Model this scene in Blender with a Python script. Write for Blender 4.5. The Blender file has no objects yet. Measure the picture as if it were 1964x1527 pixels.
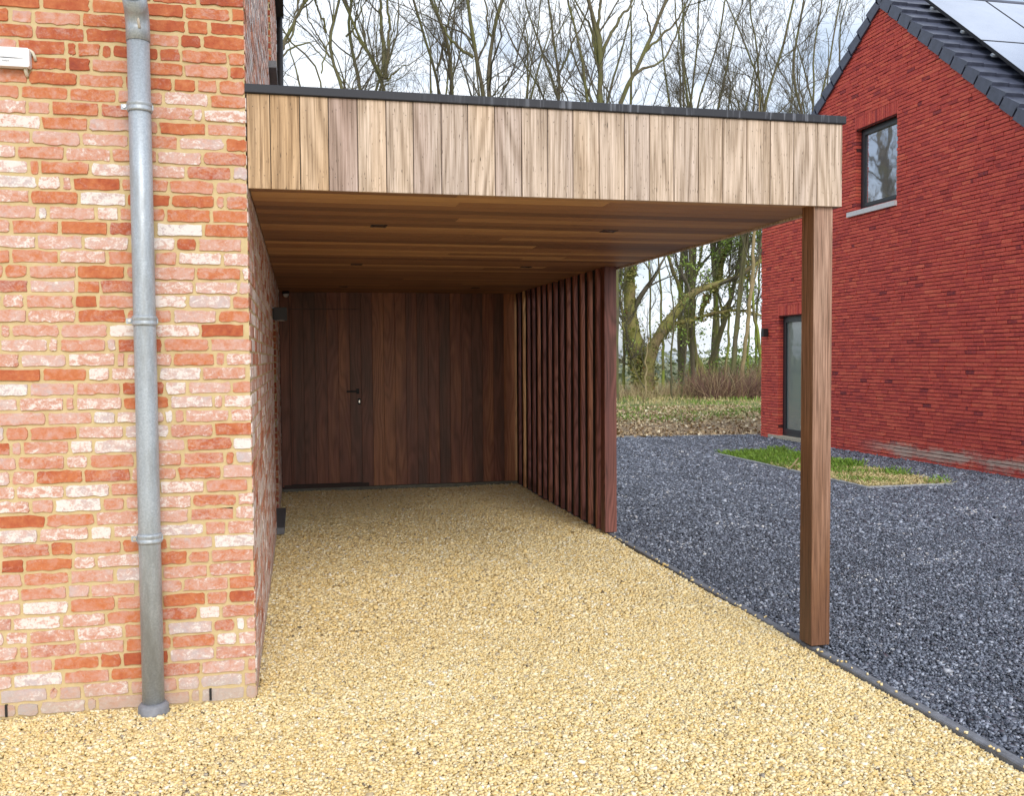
import bpy, math, random
import numpy as np
from mathutils import Vector, Matrix
random.seed(7)
RNG = np.random.default_rng(11)
R = math.radians
scene = bpy.context.scene
COL = scene.collection

# ------------------------------------------------------------------ camera
F_PX, YAW, PITCH, ROLL = 1819.13, 0.2209, -0.0425, -0.0068
CAM = np.array([0.2198, -4.5675, 1.6])
PW, PH = 1964.0, 1527.0
_fw = np.array([math.sin(YAW)*math.cos(PITCH), math.cos(YAW)*math.cos(PITCH), math.sin(PITCH)])
_r0 = np.array([math.cos(YAW), -math.sin(YAW), 0.0])
_u0 = np.cross(_r0, _fw)
_c, _s = math.cos(ROLL), math.sin(ROLL)
_rt = _c*_r0 + _s*_u0
_up = -_s*_r0 + _c*_u0
cd = bpy.data.cameras.new('camera')
cam = bpy.data.objects.new('camera', cd)
COL.objects.link(cam)
cam.matrix_world = Matrix([[_rt[i], _up[i], -_fw[i], CAM[i]] for i in range(3)] + [[0, 0, 0, 1]])
cd.sensor_fit = 'HORIZONTAL'
cd.sensor_width = 36.0
cd.lens = F_PX/PW*36.0
cd.clip_start = 0.05
cd.clip_end = 2000
scene.camera = cam

# ------------------------------------------------------------------ node helpers
def nd(nt, typ, props=None, **ins):
    n = nt.nodes.new(typ)
    for k, v in (props or {}).items():
        setattr(n, k, v)
    for k, v in ins.items():
        s = n.inputs[int(k[1:])] if k[0] == 'i' and k[1:].isdigit() else n.inputs[k.replace('_', ' ')]
        if isinstance(v, bpy.types.NodeSocket):
            nt.links.new(v, s)
        else:
            s.default_value = v
    return n
def mth(nt, op, a, b=0.0, clamp=False):
    n = nd(nt, 'ShaderNodeMath', {'operation': op, 'use_clamp': clamp}, i0=a, i1=b)
    return n.outputs[0]
def ramp(nt, fac, stops, interp='LINEAR'):
    n = nd(nt, 'ShaderNodeValToRGB', i0=fac)
    cr = n.color_ramp
    cr.interpolation = interp
    while len(cr.elements) < len(stops):
        cr.elements.new(0.5)
    for e, (p, c) in zip(cr.elements, stops):
        e.position = p
        e.color = (*c, 1) if len(c) == 3 else c
    return n.outputs[0]
def mixc(nt, fac, a, b, mode='MIX'):
    n = nd(nt, 'ShaderNodeMix', {'data_type': 'RGBA', 'blend_type': mode})
    for i, v in ((0, fac), (6, a), (7, b)):
        if isinstance(v, bpy.types.NodeSocket):
            nt.links.new(v, n.inputs[i])
        else:
            n.inputs[i].default_value = (*v, 1) if (i > 0 and len(v) == 3) else v
    return n.outputs[2]
def smooth(nt, v, a, b):
    n = nd(nt, 'ShaderNodeMapRange', {'interpolation_type': 'SMOOTHSTEP'}, i0=v, i1=a, i2=b, i3=0.0, i4=1.0)
    return n.outputs[0]
def noise(nt, vec, scale, detail=3.0, rough=0.55, dist=0.0):
    n = nd(nt, 'ShaderNodeTexNoise', Vector=vec, Scale=scale, Detail=detail, Roughness=rough, Distortion=dist)
    return n.outputs[0]
def mapping(nt, vec, scale=(1, 1, 1), loc=(0, 0, 0)):
    return nd(nt, 'ShaderNodeMapping', i0=vec, i1=loc, i3=scale).outputs[0]
def new_mat(name):
    m = bpy.data.materials.new(name)
    m.use_nodes = True
    nt = m.node_tree
    b = nt.nodes['Principled BSDF']
    return m, nt, b
def setb(nt, b, **kw):
    for k, v in kw.items():
        s = b.inputs[k.replace('_', ' ')]
        if isinstance(v, bpy.types.NodeSocket):
            nt.links.new(v, s)
        else:
            s.default_value = (*v, 1) if hasattr(v, '__len__') and len(v) == 3 and s.type == 'RGBA' else v
def bump(nt, b, h, strength=0.3, dist=0.01):
    n = nd(nt, 'ShaderNodeBump', Strength=strength, Distance=dist, Height=h)
    nt.links.new(n.outputs[0], b.inputs['Normal'])
def attr(nt, name):
    return nd(nt, 'ShaderNodeAttribute', {'attribute_name': name}).outputs['Fac']
def geo(nt):
    return nd(nt, 'ShaderNodeNewGeometry').outputs['Position']

# ------------------------------------------------------------------ world: overcast sky, sun, exposure
SUN_EL, SUN_AZ = R(34), R(175)            # azimuth clockwise from +Y: behind the camera
w = bpy.data.worlds.new('World')
scene.world = w
w.use_nodes = True
nt = w.node_tree
bg = nt.nodes['Background']
sky = nd(nt, 'ShaderNodeTexSky', {'sky_type': 'NISHITA', 'sun_disc': False, 'sun_elevation': SUN_EL,
                                  'sun_rotation': SUN_AZ, 'dust_density': 2.0, 'ozone_density': 1.0})
tc = nd(nt, 'ShaderNodeTexCoord').outputs['Generated']
cl1 = noise(nt, mapping(nt, tc, (1.0, 1.0, 2.6)), 2.6, 7.0, 0.58, 0.4)
cl2 = noise(nt, mapping(nt, tc, (1.0, 1.0, 2.0), (3, 5, 1)), 1.3, 4.0, 0.5)
cover = smooth(nt, mth(nt, 'ADD', cl1, mth(nt, 'MULTIPLY', mth(nt, 'SUBTRACT', cl2, 0.5), 0.9)), 0.36, 0.62)
cover = mth(nt, 'ADD', mth(nt, 'MULTIPLY', cover, 0.62), 0.36)
cloudc = ramp(nt, cl1, [(0.3, (6.7, 7.7, 9.3)), (0.68, (9.8, 10.15, 10.6))])
skyc = mixc(nt, cover, sky.outputs[0], cloudc)
nt.links.new(skyc, bg.inputs[0])
bg.inputs[1].default_value = 0.10
sl = bpy.data.lights.new('sun', 'SUN')
sl.energy = 1.5
sl.angle = R(34)
sl.color = (1.0, 0.95, 0.87)
so = bpy.data.objects.new('sun', sl)
COL.objects.link(so)
sd = Vector((math.sin(SUN_AZ)*math.cos(SUN_EL), math.cos(SUN_AZ)*math.cos(SUN_EL), math.sin(SUN_EL)))
so.rotation_euler = sd.to_track_quat('Z', 'Y').to_euler()
scene.view_settings.view_transform = 'Standard'
scene.view_settings.look = 'None'
scene.view_settings.gamma = 1.0
scene.view_settings.exposure = 0.55
scene.cycles.max_bounces = 8
scene.cycles.diffuse_bounces = 5

# ------------------------------------------------------------------ object helpers
def at(px, py, Y):
    d = _fw*F_PX + _rt*(px-PW/2) - _up*(py-PH/2)
    return CAM + d*(Y-CAM[1])/d[1]
def depth_of(P):
    return float((np.asarray(P)-CAM) @ _fw)
def tag(o, label=None, cat=None, group=None, kind=None):
    if label: o['label'] = label
    if cat: o['category'] = cat
    if group: o['group'] = group
    if kind: o['kind'] = kind
    return o
def thing(name, loc, label, cat, group=None, rz=0.0):
    o = bpy.data.objects.new(name, None)
    o.empty_display_size = 0.1
    o.location = loc
    o.rotation_euler.z = rz
    COL.objects.link(o)
    return tag(o, label, cat, group)
def adopt(o, parent):
    """child mesh built in world coordinates under a parent whose own chain is translation only"""
    if parent is None:
        return o
    o.parent = parent
    p, t = parent, Vector((0, 0, 0))
    while p is not None:
        t = t + p.location
        if p.parent is not None and p.matrix_parent_inverse is not None:
            t = t + p.matrix_parent_inverse.translation
        p = p.parent
    o.matrix_parent_inverse = Matrix.Translation(-t)
    return o
def link_mesh(name, me, mats, parent=None, local=False):
    for m in (mats if isinstance(mats, (list, tuple)) else [mats]):
        me.materials.append(m)
    o = bpy.data.objects.new(name, me)
    COL.objects.link(o)
    if parent is not None:
        if local:
            o.parent = parent
        else:
            adopt(o, parent)
    return o
def copy_tree(o, parent=None):
    c = o.copy()
    COL.objects.link(c)
    if parent is not None:
        c.parent = parent
    for ch in list(o.children):
        copy_tree(ch, c)
    return c

class MB:
    def __init__(s):
        s.v, s.f, s.t, s.a, s.uv, s.m = [], [], [], [], [], []
    def face(s, pts, tone=0.5, aux=0.0, m=0, uvs=None):
        i = len(s.v)
        s.v.extend([tuple(map(float, p)) for p in pts])
        s.f.append(tuple(range(i, i+len(pts))))
        s.t.append(tone); s.a.append(aux); s.m.append(m)
        s.uv.append(uvs or [(0.0, 0.0)]*len(pts))
    def hexa(s, c, tone=0.5, aux=0.0, m=0, ax=2, off=None):
        """c: 8 corners, index = ix + 2*iy + 4*iz"""
        if off is None:
            off = (random.uniform(0, 50), random.uniform(0, 50))
        for idx in ((0, 2, 3, 1), (4, 5, 7, 6), (0, 1, 5, 4), (2, 6, 7, 3), (0, 4, 6, 2), (1, 3, 7, 5)):
            pts = [c[i] for i in idx]
            uv = []
            for p in pts:
                o2 = [p[k] for k in range(3) if k != ax]
                uv.append((p[ax]+off[0], o2[0]+o2[1]*1.0+off[1]))
            s.face(pts, tone, aux, m, uv)
    def box(s, x0, x1, y0, y1, z0, z1, tone=0.5, aux=0.0, m=0, ax=2, off=None):
        s.hexa([(x, y, z) for z in (z0, z1) for y in (y0, y1) for x in (x0, x1)], tone, aux, m, ax, off)
    def bbox(s, x0, x1, y0, y1, z0, z1, b=0.004, tone=0.5, aux=0.0, m=0, ax=2, off=None):
        """box with its four edges along axis ax chamfered"""
        lo, hi = [x0, y0, z0], [x1, y1, z1]
        a, c = [k for k in range(3) if k != ax]
        ring = [(lo[a]+b, lo[c]), (hi[a]-b, lo[c]), (hi[a], lo[c]+b), (hi[a], hi[c]-b),
                (hi[a]-b, hi[c]), (lo[a]+b, hi[c]), (lo[a], hi[c]-b), (lo[a], lo[c]+b)]
        if off is None:
            off = (random.uniform(0, 50), random.uniform(0, 50))
        def P(q, e):
            p = [0, 0, 0]; p[a], p[c], p[ax] = q[0], q[1], e
            return tuple(p)
        acc = 0.0
        flip = ax == 1
        for i in range(8):
            q0, q1 = ring[i], ring[(i+1) % 8]
            l = math.hypot(q1[0]-q0[0], q1[1]-q0[1])
            pts = [P(q0, lo[ax]), P(q1, lo[ax]), P(q1, hi[ax]), P(q0, hi[ax])]
            uv = [(lo[ax]+off[0], acc+off[1]), (lo[ax]+off[0], acc+l+off[1]), (hi[ax]+off[0], acc+l+off[1]), (hi[ax]+off[0], acc+off[1])]
            if flip: pts.reverse(); uv.reverse()
            s.face(pts, tone, aux, m, uv)
            acc += l
        e0 = [P(q, lo[ax]) for q in reversed(ring)]
        e1 = [P(q, hi[ax]) for q in ring]
        if flip: e0.reverse(); e1.reverse()
        s.face(e0, tone, aux, m, [(off[0], off[1]+0.01*i) for i in range(8)])
        s.face(e1, tone, aux, m, [(off[0], off[1]+0.01*i) for i in range(8)])
    def build(s, name, mats, parent=None, local=False, smoothf=False):
        me = bpy.data.meshes.new(name)
        me.from_pydata(s.v, [], s.f)
        for nm, dat in (('tone', s.t), ('aux', s.a)):
            at_ = me.attributes.new(nm, 'FLOAT', 'FACE')
            at_.data.foreach_set('value', np.array(dat, dtype=np.float32))
        uvl = me.uv_layers.new(name='UVMap')
        uvl.data.foreach_set('uv', np.array([c for f in s.uv for c in f], dtype=np.float32).ravel())
        me.polygons.foreach_set('material_index', np.array(s.m, dtype=np.int32))
        if smoothf:
            me.polygons.foreach_set('use_smooth', np.ones(len(s.f), dtype=bool))
        me.update()
        return link_mesh(name, me, mats, parent, local)

def np_mesh(name, V, Fc, mats, parent=None, tone=None, aux=None, smoothf=False, local=False):
    """V (n,3), Fc (m,k) faces of equal size"""
    me = bpy.data.meshes.new(name)
    V = np.ascontiguousarray(V, dtype=np.float32)
    Fc = np.ascontiguousarray(Fc, dtype=np.int32)
    m, k = Fc.shape
    me.vertices.add(len(V))
    me.vertices.foreach_set('co', V.ravel())
    me.loops.add(m*k)
    me.loops.foreach_set('vertex_index', Fc.ravel())
    me.polygons.add(m)
    me.polygons.foreach_set('loop_start', np.arange(0, m*k, k, dtype=np.int32))
    for nm, dat in (('tone', tone), ('aux', aux)):
        if dat is not None:
            a = me.attributes.new(nm, 'FLOAT', 'FACE')
            a.data.foreach_set('value', np.ascontiguousarray(dat, dtype=np.float32))
    if smoothf:
        me.polygons.foreach_set('use_smooth', np.ones(m, dtype=bool))
    me.update(calc_edges=True)
    return link_mesh(name, me, mats, parent, local)

def nrm(a):
    return a/np.maximum(np.linalg.norm(a, axis=-1, keepdims=True), 1e-9)
def tube_arrays(pts, rad, k):
    """pts (B,P,3), rad (B,P) -> verts, quads"""
    B, P, _ = pts.shape
    T = np.empty_like(pts)
    T[:, 1:-1] = pts[:, 2:]-pts[:, :-2]
    T[:, 0] = pts[:, 1]-pts[:, 0]
    T[:, -1] = pts[:, -1]-pts[:, -2]
    T = nrm(T)
    ref = np.where(np.abs(T[:, :1, 2:3]) > 0.9, np.array([[[1.0, 0, 0]]]), np.array([[[0, 0, 1.0]]]))
    ref = np.broadcast_to(ref, T.shape)
    A = nrm(np.cross(T, ref))
    Bn = np.cross(T, A)
    ang = np.arange(k)*2*np.pi/k
    V = pts[:, :, None, :] + rad[:, :, None, None]*(A[:, :, None, :]*np.cos(ang)[None, None, :, None] + Bn[:, :, None, :]*np.sin(ang)[None, None, :, None])
    V = V.reshape(-1, 3)
    b = np.arange(B)[:, None, None]*P*k
    p = np.arange(P-1)[None, :, None]*k
    j = np.arange(k)[None, None, :]
    j2 = (j+1) % k
    q = np.stack([b+p+j, b+p+j2, b+p+k+j2, b+p+k+j], axis=-1).reshape(-1, 4)
    return V, q
def merge(parts):
    Vs, Fs, o = [], [], 0
    for V, Fq in parts:
        Vs.append(V); Fs.append(Fq+o); o += len(V)
    return np.concatenate(Vs), np.concatenate(Fs)
def tube_mesh(name, path, r, mats, parent, k=20, caps=True, local=False, tone=0.5):
    """single smooth tube along a list of points, r scalar or list"""
    p = np.array(path, float)[None]
    rad = np.full((1, len(path)), r, float) if np.isscalar(r) else np.array(r, float)[None]
    V, q = tube_arrays(p, rad, k)
    mb = MB()
    mb.v = [tuple(map(float, v)) for v in V]
    for f in q:
        mb.f.append(tuple(int(i) for i in f)); mb.t.append(tone); mb.a.append(0); mb.m.append(0); mb.uv.append([(0, 0)]*4)
    if caps:
        n = len(path)
        for ring in (list(range(k-1, -1, -1)), list(range((n-1)*k, n*k))):
            mb.f.append(tuple(ring)); mb.t.append(tone); mb.a.append(0); mb.m.append(0); mb.uv.append([(0, 0)]*k)
    o = mb.build(name, mats, parent, local)
    o.data.polygons.foreach_set('use_smooth', np.array([len(f) == 4 for f in mb.f], dtype=bool))
    return o

# ------------------------------------------------------------------ materials
def simple(name, col, rough=0.6, metal=0.0, nscale=0, namp=0.15, **kw):
    m, nt, b = new_mat(name)
    if nscale:
        n = noise(nt, geo(nt), nscale, 4.0, 0.6)
        lo = tuple(c*(1-namp) for c in col); hi = tuple(min(1, c*(1+namp)) for c in col)
        setb(nt, b, Base_Color=ramp(nt, n, [(0.3, lo), (0.7, hi)]))
        setb(nt, b, Roughness=mth(nt, 'ADD', mth(nt, 'MULTIPLY', n, 0.25), rough-0.12))
    else:
        setb(nt, b, Base_Color=col, Roughness=rough)
    setb(nt, b, Metallic=metal, **kw)
    return m

def wood(name, stops, fig=0.22, ringamp=0.16, fineamp=0.3, rough=0.55, specks=0.0, vf=110.0, nf=75.0, damp=0.0):
    m, nt, b = new_mat(name)
    uv = nd(nt, 'ShaderNodeUVMap', {'uv_map': 'UVMap'}).outputs[0]
    tone = attr(nt, 'tone')
    n1 = noise(nt, mapping(nt, uv, (1.1, 9.0, 1)), 1.0, 2.5, 0.5, 0.3)
    n2 = noise(nt, mapping(nt, uv, (0.5, 3.0, 1)), 1.0, 2.0)
    sep = nd(nt, 'ShaderNodeSeparateXYZ', i0=uv)
    ph = mth(nt, 'ADD', mth(nt, 'MULTIPLY', sep.outputs[1], vf), mth(nt, 'MULTIPLY', n2, nf))
    ring = mth(nt, 'ADD', mth(nt, 'MULTIPLY', mth(nt, 'SINE', ph), 0.5), 0.5)
    ring = mth(nt, 'POWER', ring, 1.6)
    fine = mth(nt, 'ADD', mth(nt, 'MULTIPLY', noise(nt, mapping(nt, uv, (5.0, 210.0, 1)), 1.0, 3.0, 0.65), 0.5), mth(nt, 'MULTIPLY', noise(nt, mapping(nt, uv, (2.2, 115.0, 1)), 1.0, 2.0, 0.6), 0.5))
    f = mth(nt, 'ADD', tone, mth(nt, 'MULTIPLY', mth(nt, 'SUBTRACT', n1, 0.5), fig))
    f = mth(nt, 'ADD', f, mth(nt, 'MULTIPLY', mth(nt, 'SUBTRACT', n2, 0.5), fig*0.8), True)
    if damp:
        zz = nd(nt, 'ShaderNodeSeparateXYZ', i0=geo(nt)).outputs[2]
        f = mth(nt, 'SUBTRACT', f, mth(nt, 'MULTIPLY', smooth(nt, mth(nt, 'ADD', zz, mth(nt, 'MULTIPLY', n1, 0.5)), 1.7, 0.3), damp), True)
    col = ramp(nt, f, stops)
    k = mth(nt, 'ADD', mth(nt, 'MULTIPLY', mth(nt, 'SUBTRACT', ring, 0.4), -ringamp), 1.0)
    k = mth(nt, 'ADD', k, mth(nt, 'MULTIPLY', mth(nt, 'SUBTRACT', fine, 0.5), fineamp*2))
    if specks:
        sp = noise(nt, mapping(nt, uv, (26.0, 190.0, 1)), 1.0, 1.0)
        k = mth(nt, 'SUBTRACT', k, mth(nt, 'MULTIPLY', smooth(nt, sp, 0.68, 0.76), specks))
    kk = nd(nt, 'ShaderNodeCombineXYZ', i0=k, i1=mth(nt, 'POWER', k, 1.12), i2=mth(nt, 'POWER', k, 1.3)).outputs[0]
    col = mixc(nt, 1.0, col, kk, 'MULTIPLY')
    setb(nt, b, Base_Color=col, Roughness=rough)
    bump(nt, b, fine, 0.25, 0.002)
    return m

WOOD_FASCIA = wood('weathered hardwood boards', [(0.0, (0.40, 0.25, 0.125)), (0.22, (0.46, 0.325, 0.21)), (0.45, (0.495, 0.385, 0.295)),
                   (0.68, (0.42, 0.335, 0.28)), (0.85, (0.34, 0.245, 0.20)), (1.0, (0.24, 0.14, 0.10))], 0.40, 0.36, 1.4, 0.7, 0.9, 100, 55)
WOOD_SOFFIT = wood('soffit hardwood', [(0.0, (0.18, 0.080, 0.036)), (0.5, (0.33, 0.155, 0.066)), (1.0, (0.52, 0.28, 0.115))], 0.3, 0.10, 0.36, 0.5)
WOOD_BACK = wood('unweathered hardwood boards', [(0.0, (0.12, 0.055, 0.038)), (0.35, (0.26, 0.094, 0.058)), (0.7, (0.46, 0.19, 0.085)), (1.0, (0.52, 0.27, 0.115))], 0.75, 0.26, 0.8, 0.42, 0, 60, 85)
WOOD_SLAT = wood('red brown hardwood', [(0.0, (0.11, 0.036, 0.028)), (0.45, (0.26, 0.092, 0.068)), (0.75, (0.42, 0.165, 0.085)), (1.0, (0.66, 0.36, 0.15))], 0.9, 0.5, 1.2, 0.5, 0, 45, 120)
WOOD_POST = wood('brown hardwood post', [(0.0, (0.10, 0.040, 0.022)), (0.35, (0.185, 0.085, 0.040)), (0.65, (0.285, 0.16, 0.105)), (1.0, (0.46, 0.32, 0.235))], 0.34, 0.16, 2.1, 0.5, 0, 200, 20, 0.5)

def brick_mat(name, stops, white=True, mottle=0.3, patch_scale=22.0):
    m, nt, b = new_mat(name)
    pos = geo(nt)
    tone, aux = attr(nt, 'tone'), attr(nt, 'aux')
    n1 = noise(nt, pos, 45.0, 5.0, 0.65)
    n2 = noise(nt, mapping(nt, pos, (1, 1, 1.5)), patch_scale, 6.0, 0.68, 0.8)
    f = mth(nt, 'ADD', tone, mth(nt, 'MULTIPLY', mth(nt, 'SUBTRACT', n1, 0.5), mottle))
    f = mth(nt, 'ADD', f, mth(nt, 'MULTIPLY', mth(nt, 'SUBTRACT', noise(nt, pos, 13.0, 3.0, 0.6), 0.5), 0.55), True)
    col = ramp(nt, f, stops)
    if white:
        n3 = noise(nt, pos, 110.0, 4.0, 0.75)
        s = mth(nt, 'ADD', mth(nt, 'ADD', n2, mth(nt, 'MULTIPLY', mth(nt, 'SUBTRACT', n3, 0.5), 0.6)), aux)
        mask = smooth(nt, s, 0.95, 1.12)
        wash = smooth(nt, s, 0.62, 1.02)
        col = mixc(nt, mth(nt, 'MULTIPLY', wash, 0.46), col, (0.64, 0.53, 0.50))
        col = mixc(nt, mth(nt, 'MULTIPLY', mask, 0.78), col, (0.78, 0.745, 0.72))
    zz = nd(nt, 'ShaderNodeSeparateXYZ', i0=pos).outputs[2]
    dirt = smooth(nt, mth(nt, 'ADD', zz, mth(nt, 'MULTIPLY', mth(nt, 'SUBTRACT', noise(nt, pos, 6.0, 4.0), 0.5), 0.22)), 0.15, 0.01)
    col = mixc(nt, mth(nt, 'MULTIPLY', dirt, 0.6), col, (0.42, 0.365, 0.30))
    setb(nt, b, Base_Color=col, Roughness=0.9, Specular_IOR_Level=0.25)
    bump(nt, b, mth(nt, 'ADD', n1, mth(nt, 'MULTIPLY', n2, 0.6)), 0.55, 0.006)
    return m
BRICK = brick_mat('reclaimed red brick', [(0.0, (0.25, 0.055, 0.038)), (0.3, (0.40, 0.100, 0.046)), (0.52, (0.52, 0.180, 0.078)),
                  (0.72, (0.56, 0.29, 0.22)), (0.86, (0.50, 0.36, 0.345)), (1.0, (0.44, 0.39, 0.42))], mottle=0.5)
def mortar_mat(name, c0, c1):
    m, nt, b = new_mat(name)
    pos = geo(nt)
    n = noise(nt, pos, 18.0, 5.0, 0.6)
    g = noise(nt, pos, 420.0, 2.0, 0.7)
    setb(nt, b, Base_Color=mixc(nt, mth(nt, 'MULTIPLY', g, 0.4), ramp(nt, n, [(0.3, c0), (0.7, c1)]), tuple(x*0.6 for x in c0)), Roughness=0.95)
    bump(nt, b, g, 0.4, 0.003)
    return m
MORTAR = mortar_mat('sandy mortar', (0.56, 0.435, 0.225), (0.70, 0.56, 0.325))
def red_brick():
    m, nt, b = new_mat('dark red hand moulded brick')
    pos = geo(nt)
    tone = attr(nt, 'tone')
    n1 = noise(nt, pos, 55.0, 4.0, 0.7)
    f = mth(nt, 'ADD', tone, mth(nt, 'MULTIPLY', mth(nt, 'SUBTRACT', n1, 0.5), 1.1))
    f = mth(nt, 'ADD', f, mth(nt, 'MULTIPLY', mth(nt, 'SUBTRACT', noise(nt, pos, 0.8, 4.0, 0.65), 0.5), 0.35), True)
    spot = noise(nt, mapping(nt, pos, (1, 1.3, 1.6)), 21.0, 4.0, 0.7)
    f = mth(nt, 'ADD', f, mth(nt, 'MULTIPLY', smooth(nt, spot, 0.56, 0.74), 0.42))
    f = mth(nt, 'SUBTRACT', f, mth(nt, 'MULTIPLY', smooth(nt, spot, 0.42, 0.28), 0.30), True)
    col = ramp(nt, f, [(0.0, (0.15, 0.026, 0.036)), (0.22, (0.38, 0.048, 0.046)), (0.5, (0.63, 0.085, 0.062)), (0.8, (0.76, 0.155, 0.085)), (1.0, (0.80, 0.27, 0.16))])
    sep = nd(nt, 'ShaderNodeSeparateXYZ', i0=pos)
    n2 = noise(nt, mapping(nt, pos, (1, 0.8, 3.0)), 2.2, 5.0, 0.65)
    n3 = noise(nt, pos, 14.0, 4.0, 0.7)
    salt = mth(nt, 'SUBTRACT', mth(nt, 'ADD', n2, mth(nt, 'MULTIPLY', n3, 0.35)), mth(nt, 'ABSOLUTE', mth(nt, 'MULTIPLY', mth(nt, 'SUBTRACT', sep.outputs[2], 0.15), 2.6)))
    yfade = smooth(nt, sep.outputs[1], 9.6, 8.2)
    mask = mth(nt, 'MULTIPLY', smooth(nt, salt, 0.36, 0.68), mth(nt, 'MULTIPLY', yfade, 0.8))
    col = mixc(nt, mask, col, (0.52, 0.46, 0.38))
    setb(nt, b, Base_Color=col, Roughness=0.8)
    bump(nt, b, n1, 0.6, 0.006)
    return m
BRICK2 = red_brick()
MORTAR2 = mortar_mat('dark recessed mortar', (0.085, 0.022, 0.022), (0.15, 0.04, 0.038))

def stone_mat(name, stops, rough, spec=0.5):
    m, nt, b = new_mat(name)
    pos = geo(nt)
    n = noise(nt, pos, 160.0, 3.0, 0.6)
    big = noise(nt, pos, 1.7, 3.0, 0.6)
    f = mth(nt, 'MAXIMUM', mth(nt, 'ADD', attr(nt, 'tone'), mth(nt, 'MULTIPLY', mth(nt, 'SUBTRACT', n, 0.5), 0.12)), mth(nt, 'MULTIPLY', 0.03, mth(nt, 'GREATER_THAN', attr(nt, 'tone'), 0.01)))
    f = mth(nt, 'ADD', f, mth(nt, 'MULTIPLY', mth(nt, 'SUBTRACT', big, 0.5), mth(nt, 'MULTIPLY', 0.34, mth(nt, 'GREATER_THAN', attr(nt, 'tone'), 0.01))), True)
    setb(nt, b, Base_Color=ramp(nt, f, stops), Roughness=rough, Specular_IOR_Level=spec)
    return m
BEIGE = [(0.0, (0.10, 0.07, 0.045)), (0.02, (0.42, 0.37, 0.30)), (0.1, (0.58, 0.405, 0.15)), (0.3, (0.74, 0.55, 0.235)), (0.6, (0.82, 0.665, 0.36)), (0.85, (0.87, 0.775, 0.52)), (1.0, (0.91, 0.87, 0.76))]
STONE_BEIGE = stone_mat('beige limestone chippings', BEIGE, 0.7)
GREY = [(0.0, (0.018, 0.023, 0.033)), (0.4, (0.078, 0.091, 0.124)), (0.7, (0.185, 0.212, 0.275)), (0.93, (0.39, 0.43, 0.52)), (0.965, (0.40, 0.40, 0.42)), (1.0, (0.8, 0.78, 0.75))]
STONE_GREY = stone_mat('dark blue grey chippings', GREY, 0.42, 0.6)
def gravel_sheet(name, stops, cell, rough):
    m, nt, b = new_mat(name)
    pos = geo(nt)
    v = nd(nt, 'ShaderNodeTexVoronoi', {'feature': 'F1'}, Vector=pos, Scale=1.0/cell)
    wn = nd(nt, 'ShaderNodeSeparateColor', i0=v.outputs['Color']).outputs[0]
    big = noise(nt, pos, 0.9, 4.0, 0.6)
    f = mth(nt, 'ADD', mth(nt, 'MULTIPLY', wn, 0.8), mth(nt, 'MULTIPLY', big, 0.25), True)
    col = ramp(nt, f, stops)
    setb(nt, b, Base_Color=col, Roughness=rough)
    bump(nt, b, mth(nt, 'SUBTRACT', 1.0, v.outputs['Distance']), 1.0, cell*0.9)
    return m
SHEET_BEIGE = gravel_sheet('beige gravel bed', [(p, tuple(c*0.88 for c in k)) for p, k in BEIGE], 0.013, 0.8)
SHEET_GREY = gravel_sheet('grey gravel bed', GREY[:-2], 0.018, 0.5)

def galv():
    m, nt, b = new_mat('galvanised zinc')
    pos = geo(nt)
    n = noise(nt, pos, 120.0, 3.0, 0.7)
    n2 = noise(nt, mapping(nt, pos, (1, 1, 0.25)), 14.0, 5.0, 0.65)
    setb(nt, b, Base_Color=mixc(nt, smooth(nt, n2, 0.42, 0.7), ramp(nt, n, [(0.3, (0.31, 0.355, 0.41)), (0.7, (0.48, 0.535, 0.59))]), (0.29, 0.315, 0.335)),
         Metallic=0.35, Roughness=mth(nt, 'ADD', 0.34, mth(nt, 'MULTIPLY', n2, 0.25)))
    bump(nt, b, n, 0.15, 0.001)
    return m
GALV = galv()
GREY_PVC = simple('grey plastic', (0.20, 0.21, 0.24), 0.55, 0, 30, 0.2)
WHITE_PVC = simple('white plastic', (0.78, 0.79, 0.82), 0.4)
IVORY_PVC = simple('ivory plastic', (0.62, 0.58, 0.47), 0.5)
INK = simple('grey ink', (0.10, 0.11, 0.13), 0.6)
ALU_DARK = simple('anthracite powder coat', (0.024, 0.027, 0.033), 0.42)
BLACK = simple('black metal', (0.012, 0.012, 0.014), 0.5)
STEEL = simple('brushed steel', (0.7, 0.7, 0.7), 0.25, 1.0)
BLUESTONE = simple('bluestone', (0.16, 0.165, 0.18), 0.65, 0, 40, 0.2)
GREY_STONE = simple('pale grey sill stone', (0.66, 0.67, 0.68), 0.7, 0, 25, 0.1)
SAND_STONE = simple('dusty threshold stone', (0.45, 0.40, 0.31), 0.8, 0, 25, 0.2)
CONCRETE = simple('concrete plinth', (0.20, 0.20, 0.165), 0.9, 0, 14, 0.25)
KERB = simple('dark concrete edging', (0.155, 0.165, 0.19), 0.85, 0, 22, 0.3)
KERB2 = simple('pale concrete edging', (0.27, 0.28, 0.30), 0.85, 0, 22, 0.25)
def trim_mat():
    m, nt, b = new_mat('dark roof trim with run marks')
    pos = geo(nt)
    s = noise(nt, mapping(nt, pos, (42, 42, 3.0)), 1.0, 2.0, 0.6)
    n = noise(nt, pos, 1.6, 2.0)
    sep = nd(nt, 'ShaderNodeSeparateXYZ', i0=pos)
    amt = mth(nt, 'MULTIPLY', smooth(nt, sep.outputs[0], 0.5, 2.0), mth(nt, 'ADD', 0.35, n))
    k = mth(nt, 'MULTIPLY', smooth(nt, s, 0.52, 0.68), amt)
    setb(nt, b, Base_Color=mixc(nt, mth(nt, 'MULTIPLY', k, 0.75), (0.015, 0.018, 0.028), (0.20, 0.22, 0.27)), Roughness=0.62)
    return m
TRIM = trim_mat()
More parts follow.
